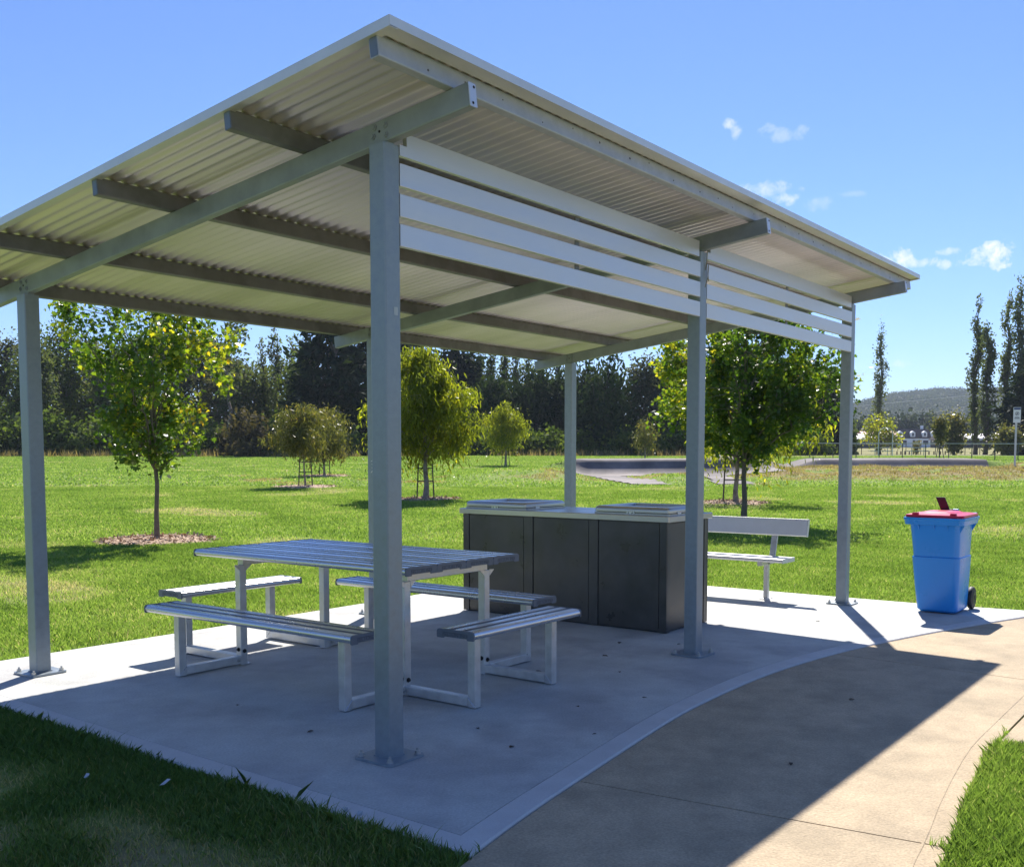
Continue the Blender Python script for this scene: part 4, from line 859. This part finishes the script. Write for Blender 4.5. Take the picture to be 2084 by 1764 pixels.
x, y, z = at_s(1911, 76); sT = fwd(x, y); kT = FX/sT
build_tree('garden_tree', 'thin young tree with three dark stakes standing this side of the fence', 'tree', (x,y,z), height_for(846, sT)-z, height_for(900, sT)-z, lambda t, az: 15/FX*76*np.interp(t, [0,.3,.7,1], [.5,1,.8,.3]), .05, 34, 40, .2, SH_CARD, lm_gum2, m_bark, 'spread', .34, seed=61, gaps=1.2, group='trees beyond the fence', twig=.012, limbs_n=10)
tk = thing('tree_stakes', 'three leaning dark stakes round the thin young tree by the fence', 'tree stakes', (x, y, z), 0.3)
for q in range(3):
    a = 2.1*q; o = MB(); o.cyl((.34*math.cos(a), .34*math.sin(a), -.1), (.17*math.cos(a), .17*math.sin(a), .95), .03, .028, 6); o.build('stake', m_stake, tk)
o = MB(); o.prism([(.2*math.cos(a), .2*math.sin(a)) for a in (0, 2.1, 4.2)], (0,0,.84), (0,0,.89), (1,0,0), (0,1,0)); o.build('tie', m_tie, tk)
# ------------------------------------------------------------------ hill with its forest
hs = np.linspace(480, 2000, 60); ha = np.linspace(-300, 2200, 110)
HS, HA = np.meshgrid(hs, ha, indexing='ij')
def hill_z(s, a):
    u = CX+a/s*FX
    ridge = np.interp(u, [1500,1690,1740,1800,1850,1900,1960,2040,2120,2400,3200], [872,842,828,812,809,806,808,806,798,790,830])
    zr = CAM[2]+(921.8-ridge)/FX*1250
    x, y = from_sa(s, a)
    return 4.0+(zr-4.0)*sm((s-560)/690)+3.0*noise(x, y, 3, 120)*sm((s-600)/300)-1.5
XX, YY = from_sa(HS, HA); ZZ = hill_z(HS, HA)
i, j = np.meshgrid(np.arange(59), np.arange(109), indexing='ij')
F_ = np.stack([i*110+j, i*110+j+1, (i+1)*110+j+1, (i+1)*110+j], -1).reshape(-1,4)
hill = mesh_obj('hill', np.stack([XX,YY,ZZ], -1), F_, mat('hill_soil', (.05,.058,.03), .95, var=.3, vscale=.02), None, 180); tag(hill, 'long forested hill on the horizon at the right', None, kind='structure')
n = 3600; hsv = 600+rng.uniform(0,1,n)**.8*680; hav = (rng.uniform(1480, 2200, n)-CX)/FX*hsv
px_, py_ = from_sa(hsv, hav); pz = hill_z(hsv, hav); cr_r = rng.uniform(3.0, 6.0, n)
lp = 34; cid = np.repeat(np.arange(n), lp); g = unit(rng.normal(size=(n*lp,3)))*rng.uniform(.5,1,(n*lp,1)); g[:,2] = np.abs(g[:,2])*1.0
P = np.stack([px_, py_, pz+1.0], -1)[cid]+g*cr_r[cid][:,None]*np.array([1,1,1.1])
V, F_ = leaf_geo(P, rng.normal(size=(n*lp,3)), rng.uniform(1.0,2.2,n*lp), SH_CARD, g+rng.normal(size=(n*lp,3))*.4)
fo = mesh_obj('hill_forest', V, F_, lm_hill, None, None, np.repeat(np.clip(.45+rng.normal(size=n)[cid]*.24, 0, 1), 6)); tag(fo, 'gum forest covering the far hill', None, kind='stuff')
n = 26000; u_ = rng.uniform(-260, 1735, n); s_ = rng.uniform(117, 122, n); a_ = (u_-CX)/FX*s_; x_, y_ = from_sa(s_, a_)
hh_ = 4.2+1.5*noise(x_, y_, 2, 6); c = np.stack([x_, y_, terrain(x_, y_)+rng.uniform(0, 1, n)*hh_], -1)
V, F_ = leaf_geo(c, rng.normal(size=(n,3)), rng.uniform(.5,1.2,n), SH_CARD)
tag(mesh_obj('undergrowth', V, F_, lm_far, None, None, np.repeat(np.clip(.35+.2*noise(x_, y_, 3, 5), 0, 1), 6)), 'dark undergrowth filling the gaps between the trunks of the wood', None, kind='stuff')
# dry grass tussocks along the wood
n = 5200; u_ = rng.uniform(-80, 1640, n); s_ = rng.uniform(87, 93, n)+(u_ > 900)*5; a_ = (u_-CX)/FX*s_; keep = noise(u_/30, s_*0, 2, 1) > -.35; u_, s_, a_ = u_[keep], s_[keep], a_[keep]; n = len(u_)
x_, y_ = from_sa(s_, a_); c = np.stack([x_, y_, terrain(x_, y_)-.02], -1)
V, F_ = leaf_geo(c, rng.normal(size=(n,3))*.35+np.array([0,0,1]), rng.uniform(.25,.85,n), np.array([(-.06,0),(.06,0),(.02,1)]))
tg = mesh_obj('dry_grass', V, F_, leaf_mat('straw', [(0,(.16,.12,.06)),(1,(.34,.26,.14))], .3), None, None, np.repeat(rng.uniform(0,1,n), 3)); tag(tg, 'strip of tall straw coloured grass along the foot of the wood', None, kind='stuff')

# ------------------------------------------------------------------ pump track
def track(name, label, outline_fn, s0, s1, a0, a1):
    sv = np.arange(s0, s1, .12); av = np.arange(a0, a1, .16); SS, AA = np.meshgrid(sv, av, indexing='ij')
    Xq, Yq = from_sa(SS, AA); Zq = terrain(Xq, Yq); Zq = Zq+.035
    inside = outline_fn(SS, AA); w_ = len(av); fs = []
    for p in range(len(sv)-1):
        for q in range(w_-1):
            if inside[p,q] and inside[p+1,q] and inside[p,q+1] and inside[p+1,q+1]: fs.append([p*w_+q, p*w_+q+1, (p+1)*w_+q+1, (p+1)*w_+q])
    used = sorted({v for f in fs for v in f}); mp = {v: k for k, v in enumerate(used)}; VV = np.stack([Xq,Yq,Zq], -1).reshape(-1,3)[used]; fs = [[mp[v] for v in f] for f in fs]
    tag(mesh_obj(name, VV, fs, m_asph, None, 180), label, None, kind='structure')
def o1(s, a):
    main = (s > 43.4+.25*np.cos(a*1.3)) & (s < 47.9) & (a > 2.0+(s-43.4)*-.1) & (a < 11.2)
    legL = (np.abs(a-(3.4+(43.5-s)*.14)) < .75) & (s > 35.8) & (s <= 44)
    legR = (np.abs(a-(7.6-(43.5-s)*.05+.2)) < .75) & (s > 35.8) & (s <= 44)
    return main | legL | legR
track('pump_track', 'grey asphalt pump track berm behind the barbecue', o1, 35, 50, 1, 13)
track('pump_track', 'grey asphalt pump track berm on the right behind the bin', lambda s, a: (s > 48.6) & (s < 53.8) & (a > 13.0-.4*(s-50)) & (a < 23.0), 47, 55, 11, 25)
track('pump_track', 'short grey asphalt hump between the two berms', lambda s, a: (s > 46.4+.4*np.cos(a)) & (s < 48.6) & (a > 9.4) & (a < 12.4), 46, 51, 9, 13)
# light path strips far off
def strip(name, label, pts, wd, m, dz=.03):
    V, fs = [], []
    for (u0, v0), in ((p,) for p in pts):
        x, y, z = ground_at(u0, v0) if v0 > 400 else at_s(u0, v0); x2, y2 = x+.805*wd, y+.5933*wd; V += [(x,y,z+dz),(x2,y2,float(terrain(x2,y2))+dz)]
    fs = [[2*q,2*q+1,2*q+3,2*q+2][::-1] for q in range(len(pts)-1)]
    tag(mesh_obj(name, V, fs, m), label, None, kind='structure')
m_road = mat('pale_gravel', (.46,.43,.38), .9, var=.1, vscale=1.0)
strip('path', 'pale footpath running across the far lawn towards the car park', [(1600,86),(1655,80),(1700,74),(1745,69),(1800,67)], 1.6, m_road)
strip('road', 'pale road beyond the fence under the poplars', [(1630,107),(1740,106),(1860,105),(1960,104),(2040,103),(2200,102)], 7, m_road)

# ------------------------------------------------------------------ fence, car park, houses
m_rail = mat('galvanised_rail', (.55,.56,.57), .45, .4)
m_fpost = mat('fence_post', (.07,.075,.07), .6, .2)
fe = thing('park_fence', 'long chain wire park fence with a pale top rail before the poplars', 'fence', (0,0,0))
fp = [at_s(u, 82-(u-1640)*.016) for u in np.arange(1600, 2300, 47)]
for p, q in zip(fp[:-1], fp[1:]):
    o = MB(); o.cyl((p[0],p[1],p[2]-.1),(p[0],p[1],p[2]+1.22),.035,n=6); o.build('post', m_fpost, fe)
    o = MB(); o.cyl((p[0],p[1],p[2]+1.22),(q[0],q[1],q[2]+1.22),.03,n=6); o.build('top_rail', m_rail, fe)
    o = MB(); o.cyl((p[0],p[1],p[2]+.05),(q[0],q[1],q[2]+.05),.018,n=4)
    for h in (.2,.4,.6,.8,1.0): o.cyl((p[0],p[1],p[2]+h),(q[0],q[1],q[2]+h),.0045,n=4)
    o.build('mesh_wire', m_fpost, fe)
fe2 = thing('park_fence', 'second dark post fence beyond the road', 'fence', (0,0,0))
fp = [at_s(u, 116) for u in np.arange(1632, 2260, 30)]
for p, q in zip(fp[:-1], fp[1:]):
    o = MB(); o.cyl((p[0],p[1],p[2]-.1),(p[0],p[1],p[2]+1.25),.04,n=6); o.build('post', m_fpost, fe2)
    o = MB(); o.cyl((p[0],p[1],p[2]+1.2),(q[0],q[1],q[2]+1.2),.022,n=4); o.build('top_rail', m_rail, fe2)
bo = None
for q, u in enumerate((1824,1832,1840,1849,1857,1889,1899,1912,1922)):
    x, y, z = at_s(u, 122); o = MB(); o.cyl((x,y,z-.1),(x,y,z+.42),.075,.07,8); o.cyl((x,y,z+.42),(x,y,z+.45),.07,.02,8)
    b_ = o.build('bollard', m_stake); tag(b_, 'short dark timber bollard in the row beyond the road', 'bollard', 'timber bollards beyond the road')
# dark car
def quadbox(o, x0, x1, y0, y1, z0, z1, tx=0, ty=0): return o.loft([[(x0,y0,z0),(x1,y0,z0),(x1,y1,z0),(x0,y1,z0)],[(x0+tx,y0+ty,z1),(x1-tx,y0+ty,z1),(x1-tx,y1-ty,z1),(x0+tx,y1-ty,z1)]])
def car(loc, rz, label, paint, L_=4.6, Hc=1.72, rear=1.0):
    t = thing('parked_car', label, 'car', loc, rz, 'cars parked beyond the fence')
    w_ = .9; o = MB()
    pr = [(-L_/2,.45),(-L_/2+.06,.95),(-L_/2+.35,1.02),(L_/2-1.35,1.0),(L_/2-.25,.86),(L_/2,.62),(L_/2,.40),(L_/2-.3,.28),(-L_/2+.2,.28)]
    o.prism(pr, (0,-w_,0), (0,w_,0), (1,0,0), (0,0,1)); o.build('body', paint, t)
    o = MB(); o.prism([(-L_/2+.2,1.0),(-L_/2+.45,Hc-.10),(-L_/2+.7,Hc),(L_/2-2.35,Hc),(L_/2-2.0,Hc-.06),(L_/2-1.3,1.0)], (0,-w_+.12,0), (0,w_-.12,0), (1,0,0), (0,0,1)); cb = o.build('cabin', paint, t)
    for sg in (-1, 1):
        for q0, q1 in ((-L_/2+.5,-.55),(-.45,.55),(.6,L_/2-1.75)):
            o = MB(); yy = sg*(w_-.115); o.prism([(q0,1.05),(q1,1.05),(q1-.08,Hc-.16),(q0+.05,Hc-.16)], (0,yy,0), (0,yy+sg*.01,0), (1,0,0), (0,0,1)); o.build('side_window', m_glass, cb)
    o = MB(); o.prism([(L_/2-1.28,1.06),(L_/2-1.25,1.06),(L_/2-1.93,Hc-.10),(L_/2-1.97,Hc-.10)], (0,-w_+.2,0), (0,w_-.2,0), (1,0,0), (0,0,1)); o.build('windscreen', m_glass, cb)
    for xx in (-L_/2+.85, L_/2-.9):
        for yy in (-w_+.02, w_-.02):
            o = MB(); sg = 1 if yy > 0 else -1; o.cyl((xx,yy-sg*.2,.34),(xx,yy+sg*.02,.34),.34,n=18); wq = o.build('wheel', m_black, t)
            o = MB(); o.cyl((xx,yy+sg*.021,.34),(xx,yy+sg*.03,.34),.2,n=12); o.build('rim', m_rail, wq)
    for yy in (-.68,.68):
        o = MB(); o.box((L_/2-.12,yy-.16,.66),(L_/2-.03,yy+.16,.80)); o.build('headlight', m_glass, t)
m_glass = mat('dark_glass', (.02,.025,.03), .08, 0, spec=.8)
m_cardark = mat('dark_maroon_paint', (.045,.025,.04), .25, .3, coat=.8); m_carwhite = mat('white_paint', (.72,.70,.70), .3, coat=.6); m_carblue = mat('pale_blue_paint', (.22,.42,.62), .3, .2, coat=.6); m_carred = mat('red_paint', (.45,.03,.05), .3, coat=.6)
car(at_s(1684,142), vaz-math.pi/2+.05, 'dark four wheel drive parked left of the front post near the bin', m_cardark)
car(at_s(1706,151), vaz-math.pi/2+.2, 'pale car parked behind the dark four wheel drive', m_carwhite, 4.4, 1.9)
car(at_s(1812+5,262), vaz-math.pi/2, 'pale blue car parked before the white house', m_carblue, 4.4, 1.5)
# shade frame and tables
x, y, z = at_s(1798, 96)
sf = thing('shade_frame', 'thin grey arched shade frame beside the round tree beyond the fence', 'shade frame', (x,y,z), vaz-math.pi/2)
for xx in (-.55, .75): o = MB(); o.cyl((xx,0,0),(xx,0,2.05),.045,n=8); o.build('pole', m_rail, sf)
o = MB(); pts = [(-.55+ .65*(1+math.cos(a))*1.0-.0, 0, 2.05+.55*math.sin(a)) for a in np.linspace(math.pi, 0, 10)]; o.path(pts, .035); o.build('arch', m_rail, sf)
o = MB(); o.path([(-.1,-1.2,2.35),(.1,0,2.6),(.35,1.2,2.35)], .03); o.build('cross_arch', m_rail, sf)
def pic(u, s, label):
    x, y, z = at_s(u, s); t = thing('picnic_bench', label, 'picnic table', (x,y,z), vaz-math.pi/2+.2, 'far picnic tables')
    o = MB(); o.box((-.9,-.35,.72),(.9,.35,.76)); o.build('tabletop', m_rail, t)
    for yy in (-.75,.75): o = MB(); o.box((-.9,yy-.13,.43),(.9,yy+.13,.46)); o.build('bench_seat', m_rail, t)
    for xx in (-.65,.65): o = MB(); o.prism(rr(.03,.03,.005),(xx,-.8,.40),(xx,.8,.40),(1,0,0),(0,0,1)); o.build('brace', m_rail, t); o = MB(); o.prism(rr(.03,.03,.005),(xx,0,0),(xx,0,.72),(1,0,0),(0,1,0)); o.build('leg', m_rail, t)
pic(1866, 98, 'pale metal picnic table beyond the fence below the orange bush'); pic(1792, 98, 'pale metal picnic table under the arched shade frame')
# houses
m_wallw = mat('white_weatherboard', (.84,.86,.88), .7, var=.03); m_roofb = mat('brown_tiles', (.085,.06,.055), .8, var=.2, vscale=1.5); m_win = mat('window_dark', (.03,.04,.07), .15)
x, y, z = at_s(1856, 282); hz = vaz-math.pi/2
hs_ = thing('white_house', 'white two storey house with brown roof and dormer windows', 'house', (x,y,z), hz)
o = MB(); o.prism([(-4,0),(4,0),(4,2.3),(-4,2.3)], (-6.0,0,0), (5.8,0,0), (0,1,0), (0,0,1)); o.build('wall', m_wallw, hs_)
o = MB(); o.prism([(-4.12,2.35),(4.12,2.35),(2.2,4.9),(-2.2,4.9)], (-6.3,0,0), (4.6,0,0), (0,1,0), (0,0,1)); rf = o.build('roof', m_roofb, hs_)
o = MB(); o.prism([(-4,2.3),(4,2.3),(1.9,4.9),(0,5.0),(-1.9,4.9)], (4.62,0,0), (5.8,0,0), (0,1,0), (0,0,1)); o.build('gable', m_wallw, hs_)
for xx in (-5.0,-1.6,1.6,4.0):
    o = MB(); o.prism([(-.6,2.75),(.6,2.75),(.6,3.9),(0,4.35),(-.6,3.9)], (xx,-4.15,0), (xx,-2.6,0), (1,0,0), (0,0,1)); dm = o.build('dormer', m_wallw, rf)
    o = MB(); o.box((xx-.3,-4.17,2.95),(xx+.3,-4.152,3.8)); o.build('window', m_win, dm)
for x0, x1, z0, z1 in ((-5.2,-3.2,.7,1.8),(-1.6,-.9,.1,1.9),(-.3,.4,.6,1.9),(1.2,2.6,.7,1.8),(3.6,5.0,.4,1.8)):
    o = MB(); o.box((x0,-4.02,z0),(x1,-4.003,z1)); o.build('window', m_win, hs_)
o = MB(); o.box((2.0,-.3,4.9),(2.6,.3,5.9)); o.build('chimney', m_wallw, rf)
def low_house(u, s, L_, Hh, roofc, label, wall=m_win, rh=1.3):
    x, y, z = at_s(u, s); t = thing('low_house', label, 'house', (x,y,z), hz, 'low houses behind the park')
    o = MB(); o.box((-L_/2,-3.5,0),(L_/2,3.5,Hh)); o.build('wall', wall, t)
    o = MB(); o.prism([(-4.1,Hh+.003),(4.1,Hh+.003),(.2,Hh+rh),(-.2,Hh+rh)], (-L_/2-.5,0,0), (L_/2+.5,0,0), (0,1,0), (0,0,1)); o.build('roof', roofc, t)
    o = MB(); o.box((-L_/2-.5,-4.16,Hh-.08),(L_/2+.5,-4.103,Hh+.08)); o.build('gutter', m_wallw, t)
    for xx in np.arange(-L_/2+1.5, L_/2-1, 3.2): o = MB(); o.box((xx,-3.52,.9),(xx+1.3,-3.503,1.9)); o.build('window', m_glass, t)
m_rooft = mat('pale_tin_roof', (.62,.58,.58), .5, var=.05); m_roofr = mat('faded_red_roof', (.50,.20,.18), .6, var=.1); m_roofg = mat('pinkish_tile_roof', (.40,.30,.28), .7, var=.1); m_fencew = mat('dark_wall', (.06,.06,.07), .8)
low_house(1742, 255, 13, 2.2, m_rooft, 'low house with pale tin roof left of the round tree', m_fencew)
low_house(1782, 262, 8, 2.9, m_roofr, 'small house with faded red roof above the pale one', m_fencew)
low_house(1958, 262, 14, 2.0, m_roofg, 'low house with pinkish roof right of the white house', m_fencew)
low_house(2018, 262, 16, 2.3, m_rooft, 'low house with pale roof behind the tall poplars', m_fencew)
low_house(2105, 250, 12, 2.0, m_rooft, 'low house with pale roof at the right picture edge', m_fencew)
# sign
x, y, z = ground_at(2065, 950); sS = fwd(x, y)
sg = thing('park_sign', 'small white notice with a blue header on a tall grey post at the right edge', 'sign', (x,y,z), vaz-math.pi/2)
hh = height_for(829, sS)-z
o = MB(); o.cyl((0,0,-.1),(0,0,hh-.02),.045,n=10); o.build('post', m_rail, sg)
o = MB(); o.box((-.17,-.065,hh-.70),(.17,-.05,hh),.004); bd = o.build('board', mat('white_sign', (.74,.76,.80), .5), sg)
o = MB(); o.box((-.155,-.0675,hh-.11),(.155,-.0655,hh-.02)); o.build('header_band', mat('navy_band', (.03,.06,.18), .5), bd)
o = MB(); o.prism([(.09*math.cos(t),.09*math.sin(t)) for t in np.linspace(0,2*math.pi,20,endpoint=False)]+[(.072*math.cos(t),.072*math.sin(t)) for t in np.linspace(2*math.pi,0,21)]+[(.09,0)][:0], (0,-.0655,hh-.29), (0,-.0675,hh-.29), (1,0,0), (0,0,1))
nm = mat('sign_ink', (.03,.04,.08), .5)
o = MB()
for k2 in range(20):
    a, b = 2*math.pi*k2/20, 2*math.pi*(k2+1)/20; o.add([(.09*math.cos(a),-.0672,hh-.29+.09*math.sin(a)),(.09*math.cos(b),-.0672,hh-.29+.09*math.sin(b)),(.07*math.cos(b),-.0672,hh-.29+.07*math.sin(b)),(.07*math.cos(a),-.0672,hh-.29+.07*math.sin(a))], [[0,1,2,3]])
o.add([(-.06,-.0675,hh-.345),(-.045,-.0675,hh-.355),(.065,-.0675,hh-.235),(.05,-.0675,hh-.225)], [[0,1,2,3]]); o.add([(-.035,-.067,hh-.31),(.03,-.067,hh-.32),(.035,-.067,hh-.28),(.0,-.067,hh-.25),(-.03,-.067,hh-.265)], [[0,1,2,3,4]])
o.build('symbol', nm, bd)
for q, w_ in ((.47,.10),(.52,.12)): o = MB(); o.box((-w_,-.0668,hh-q),(w_,-.0655,hh-q+.028)); o.build('text_line', nm, bd)
# power lines across the hill
for q, (pts, lb) in enumerate((([(1500,884),(1740,868),(1905,838),(2100,800)], 'upper pale power line crossing in front of the hill'), ([(1500,850),(1790,822),(1960,806),(2200,780)], 'thin power line just under the ridge of the hill'))):
    o = MB(); P3 = []
    for u, v in pts: s = 420.0; a = (u-CX)/FX*s; x, y = from_sa(s, a); P3.append((x, y, height_for(v, s)))
    P3 = smoothc(P3, 0); o.path(P3, .10 if q == 0 else .07, 4); tag(o.build('power_line', m_rail), lb, 'power line', 'power lines before the hill')

# ------------------------------------------------------------------ lawn blades
def blades(name, label, npts, s0, s1, au, hmin, hmax, wd, bend=.5, only=None, dens=None, tone0=.5, matl=None, seed=1):
    r = np.random.default_rng(seed)
    s = np.sqrt(r.uniform(s0*s0, s1*s1, npts)); u = r.uniform(au[0], au[1], npts); a = (u-CX)/FX*s
    x, y = from_sa(s, a)
    keep = np.ones(npts, bool)
    for P in hard: keep &= ~in_poly(x, y, P)
    for (mx_, my_, mr) in mulch_spots: keep &= (x-mx_)**2+(y-my_)**2 > (mr*r.uniform(.85,1.1,npts))**2
    keep &= ~o1(s, a) & ~((s > 48.6) & (s < 53) & (a > 12.3) & (a < 23.3))
    if only is not None: keep &= only(x, y, s, a)
    d = dryness(x, y); keep &= r.uniform(size=npts) > d*(1.0 if dens is None else dens)
    x, y, d, s = x[keep], y[keep], d[keep], s[keep]; n = len(x)
    h = r.uniform(hmin, hmax, n)*(1-.35*d)*(1+.25*np.clip(noise(x, y, 1, .35), -1, .8)); ang = r.uniform(0, 2*math.pi, n); w_ = wd*r.uniform(.7,1.3,n)
    z = terrain(x, y)-.004; c = np.stack([x, y, z], -1); sd_ = np.stack([np.cos(ang), np.sin(ang), 0*ang], -1)*w_[:,None]*.5
    la = r.uniform(0, 2*math.pi, n); lean = np.stack([np.cos(la), np.sin(la), 0*la], -1)*(h*r.uniform(.15,1,n)*bend)[:,None]
    m1 = c+lean*.35+np.array([0,0,1])*(h*.6)[:,None]; tp = c+lean+np.array([0,0,1])*h[:,None]*.95
    V = np.stack([c-sd_, c+sd_, m1+sd_*.75, tp, m1-sd_*.75], 1).reshape(-1,3)
    F_ = np.arange(n*5).reshape(n,5)
    tone = np.clip(tone0+.09*noise(x, y, 4, 1.3)+.07*noise(x, y, 2, .4)+r.normal(size=n)*.13+d*.42+(r.uniform(size=n) < .035)*.35, 0, 1)
    o = mesh_obj(name, V, F_, matl or lm_grass, None, None, np.repeat(tone, 5)); tag(o, label, None, kind='stuff'); return o
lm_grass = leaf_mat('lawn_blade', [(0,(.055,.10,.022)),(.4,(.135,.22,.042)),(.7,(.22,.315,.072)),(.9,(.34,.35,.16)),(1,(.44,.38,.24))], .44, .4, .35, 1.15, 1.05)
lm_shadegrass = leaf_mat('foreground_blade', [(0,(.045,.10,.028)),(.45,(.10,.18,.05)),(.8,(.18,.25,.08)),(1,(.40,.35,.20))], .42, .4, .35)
left_near = lambda x, y, s, a: (x < -.5) & (s < 9)
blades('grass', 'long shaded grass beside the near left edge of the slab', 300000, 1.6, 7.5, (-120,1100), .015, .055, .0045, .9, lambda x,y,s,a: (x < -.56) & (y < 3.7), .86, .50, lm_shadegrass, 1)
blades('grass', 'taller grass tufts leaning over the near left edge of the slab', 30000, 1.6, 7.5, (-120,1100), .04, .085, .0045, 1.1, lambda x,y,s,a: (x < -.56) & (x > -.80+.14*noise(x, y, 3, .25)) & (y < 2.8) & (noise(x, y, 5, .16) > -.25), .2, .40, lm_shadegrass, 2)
blades('grass', 'bright lawn grass in the near right corner by the footpath', 260000, 2.6, 8.5, (1750,2300), .02, .06, .0045, .8, lambda x,y,s,a: (y < -2.15) & (x < 2.2), 1, .5, lm_grass, 3)
blades('grass', 'sunlit lawn grass just behind the slab', 620000, 6.0, 16.0, (-160,2300), .022, .055, .0075, .8, lambda x,y,s,a: (y > 3.3) | (x > 6.4), 1, .52, lm_grass, 4)
blades('grass', 'sunlit lawn grass of the middle distance', 480000, 16.0, 34.0, (-160,2300), .03, .065, .016, .8, None, 1, .52, lm_grass, 5)
blades('grass', 'sunlit lawn grass of the far lawn', 300000, 34.0, 92.0, (-160,2300), .035, .08, .05, .8, None, 1, .52, lm_grass, 6)
lm_straw = leaf_mat('dead_grass', [(0,(.15,.14,.05)),(.5,(.34,.28,.15)),(1,(.52,.44,.27))], .3, .6, .2)
def drytufts(n, seed, test, label, h0, h1, w_):
    r = np.random.default_rng(seed); s = r.uniform(5, 50.5, n*3) if seed == 81 else r.uniform(36, 50.5, n*3); a = r.uniform(-12, 32, n*3); x, y = from_sa(s, a); d = dryness(x, y)
    k_ = test(x, y, s, a, d) & (r.uniform(size=n*3) < d)
    for P in hard: k_ &= ~in_poly(x, y, P)
    k_ &= ~o1(s, a) & ~((s > 48.6) & (a > 12.3) & (a < 23.3)); x, y, d = x[k_][:n], y[k_][:n], d[k_][:n]; m_n = len(x)
    c = np.stack([x, y, terrain(x, y)-.005], -1); V, F_ = leaf_geo(c, r.normal(size=(m_n,3))*.55+np.array([0,0,.9]), r.uniform(h0, h1, m_n), np.array([(-w_,0),(w_,0),(.02,1)]), r.normal(size=(m_n,3)))
    tone = np.clip(.5+.22*noise(x, y, 0, .6)+r.normal(size=m_n)*.2, 0, 1)
    tag(mesh_obj('dry_grass', V, F_, lm_straw, None, None, np.repeat(tone, 3)), label, None, kind='stuff')
drytufts(60000, 80, lambda x, y, s, a, d: d > .3, 'tufts of dead grass on the bank before the pump track', .05, .13, .16)
drytufts(40000, 81, lambda x, y, s, a, d: (d > .2) & (s < 36) & ((y > 3.3) | (x > 6.4)), 'thin dead grass in the worn patches of the lawn', .02, .05, .12)
# ------------------------------------------------------------------ small litter
m_leafb = mat('dead_leaf', (.07,.045,.03), .8); m_paper = mat('white_paper', (.5,.52,.55), .8)
k3 = 0
for (x, y), sc_ in zip([(.45,-.35),(.10,.62),(1.3,-.18),(2.2,.10),(3.05,.62),(2.6,.48),(.62,-.02),(4.9,-.2),(.9,-.55),(1.9,.55),(.2,1.35),(3.3,.25),(1.05,-1.5),(2.4,-1.3),(1.7,-.35)], [.9,.8,.6,.6,1.2,.9,.6,.8,.5,1,.6,.7,.7,.8,.6]):
    a = random.uniform(0, 6.28); zb = .003 if y > -.75 else -.008
    c = np.array([[x, y, zb]]); V, F_ = leaf_geo(c, np.array([[math.cos(a), math.sin(a), .05]]), np.array([.045*sc_]), SH_CARD, np.array([[.1,.1,1.]]), .4)
    V2 = V.copy(); V2[:,2] -= .0012; nV = len(V); fs = [list(range(nV)), list(range(nV, 2*nV))[::-1]]+[[q, nV+q, nV+(q+1) % nV, (q+1) % nV] for q in range(nV)]
    tag(mesh_obj('fallen_leaf', np.concatenate([V, V2]), fs, m_leafb), 'small dry dark leaf lying on the concrete', 'leaf', 'dead leaves on the concrete')
for (u, v), sc_, lb in zip([(477,1598),(325,1612),(170,1598),(697,1668),(727,1675)], [.035,.045,.02,.012,.012], ['torn white scrap in the grass nearest the slab edge','longest torn white scrap in the shaded grass','small white scrap furthest left in the shaded grass','tiny white scrap by the slab edge, left of two','tiny white scrap by the slab edge, right of two']):
    x, y, z = ground_at(u, v); V = [(x,y,z+.03),(x+sc_,y+.01,z+.045),(x+sc_*.9,y-.02,z+.05),(x+.01,y-.018,z+.034)]; V += [(a_, b_, c_-.001) for a_, b_, c_ in V]
    tag(mesh_obj('paper_scrap', V, [[0,1,2,3],[7,6,5,4],[0,4,5,1],[1,5,6,2],[2,6,7,3],[3,7,4,0]], m_paper), lb, 'paper scrap', 'paper scraps in the grass')

# ------------------------------------------------------------------ air
o = MB(); c0 = from_sa(1100, 300); o.box((c0[0]-2100,c0[1]-2100,-6),(c0[0]+2100,c0[1]+2100,118)); hz_ = o.build('haze', None, None, None)
mh = bpy.data.materials.new('thin_air'); mh.use_nodes = True; mh.node_tree.nodes.clear()
oo = mh.node_tree.nodes.new('ShaderNodeOutputMaterial'); pv_ = mh.node_tree.nodes.new('ShaderNodeVolumePrincipled'); pv_.inputs['Color'].default_value = (.72,.84,1,1); pv_.inputs['Density'].default_value = .00020; pv_.inputs['Anisotropy'].default_value = .2
mh.node_tree.links.new(pv_.outputs[0], oo.inputs['Volume']); hz_.data.materials.append(mh); tag(hz_, 'thin blue haze in the air over the park and the hill', None, kind='stuff')
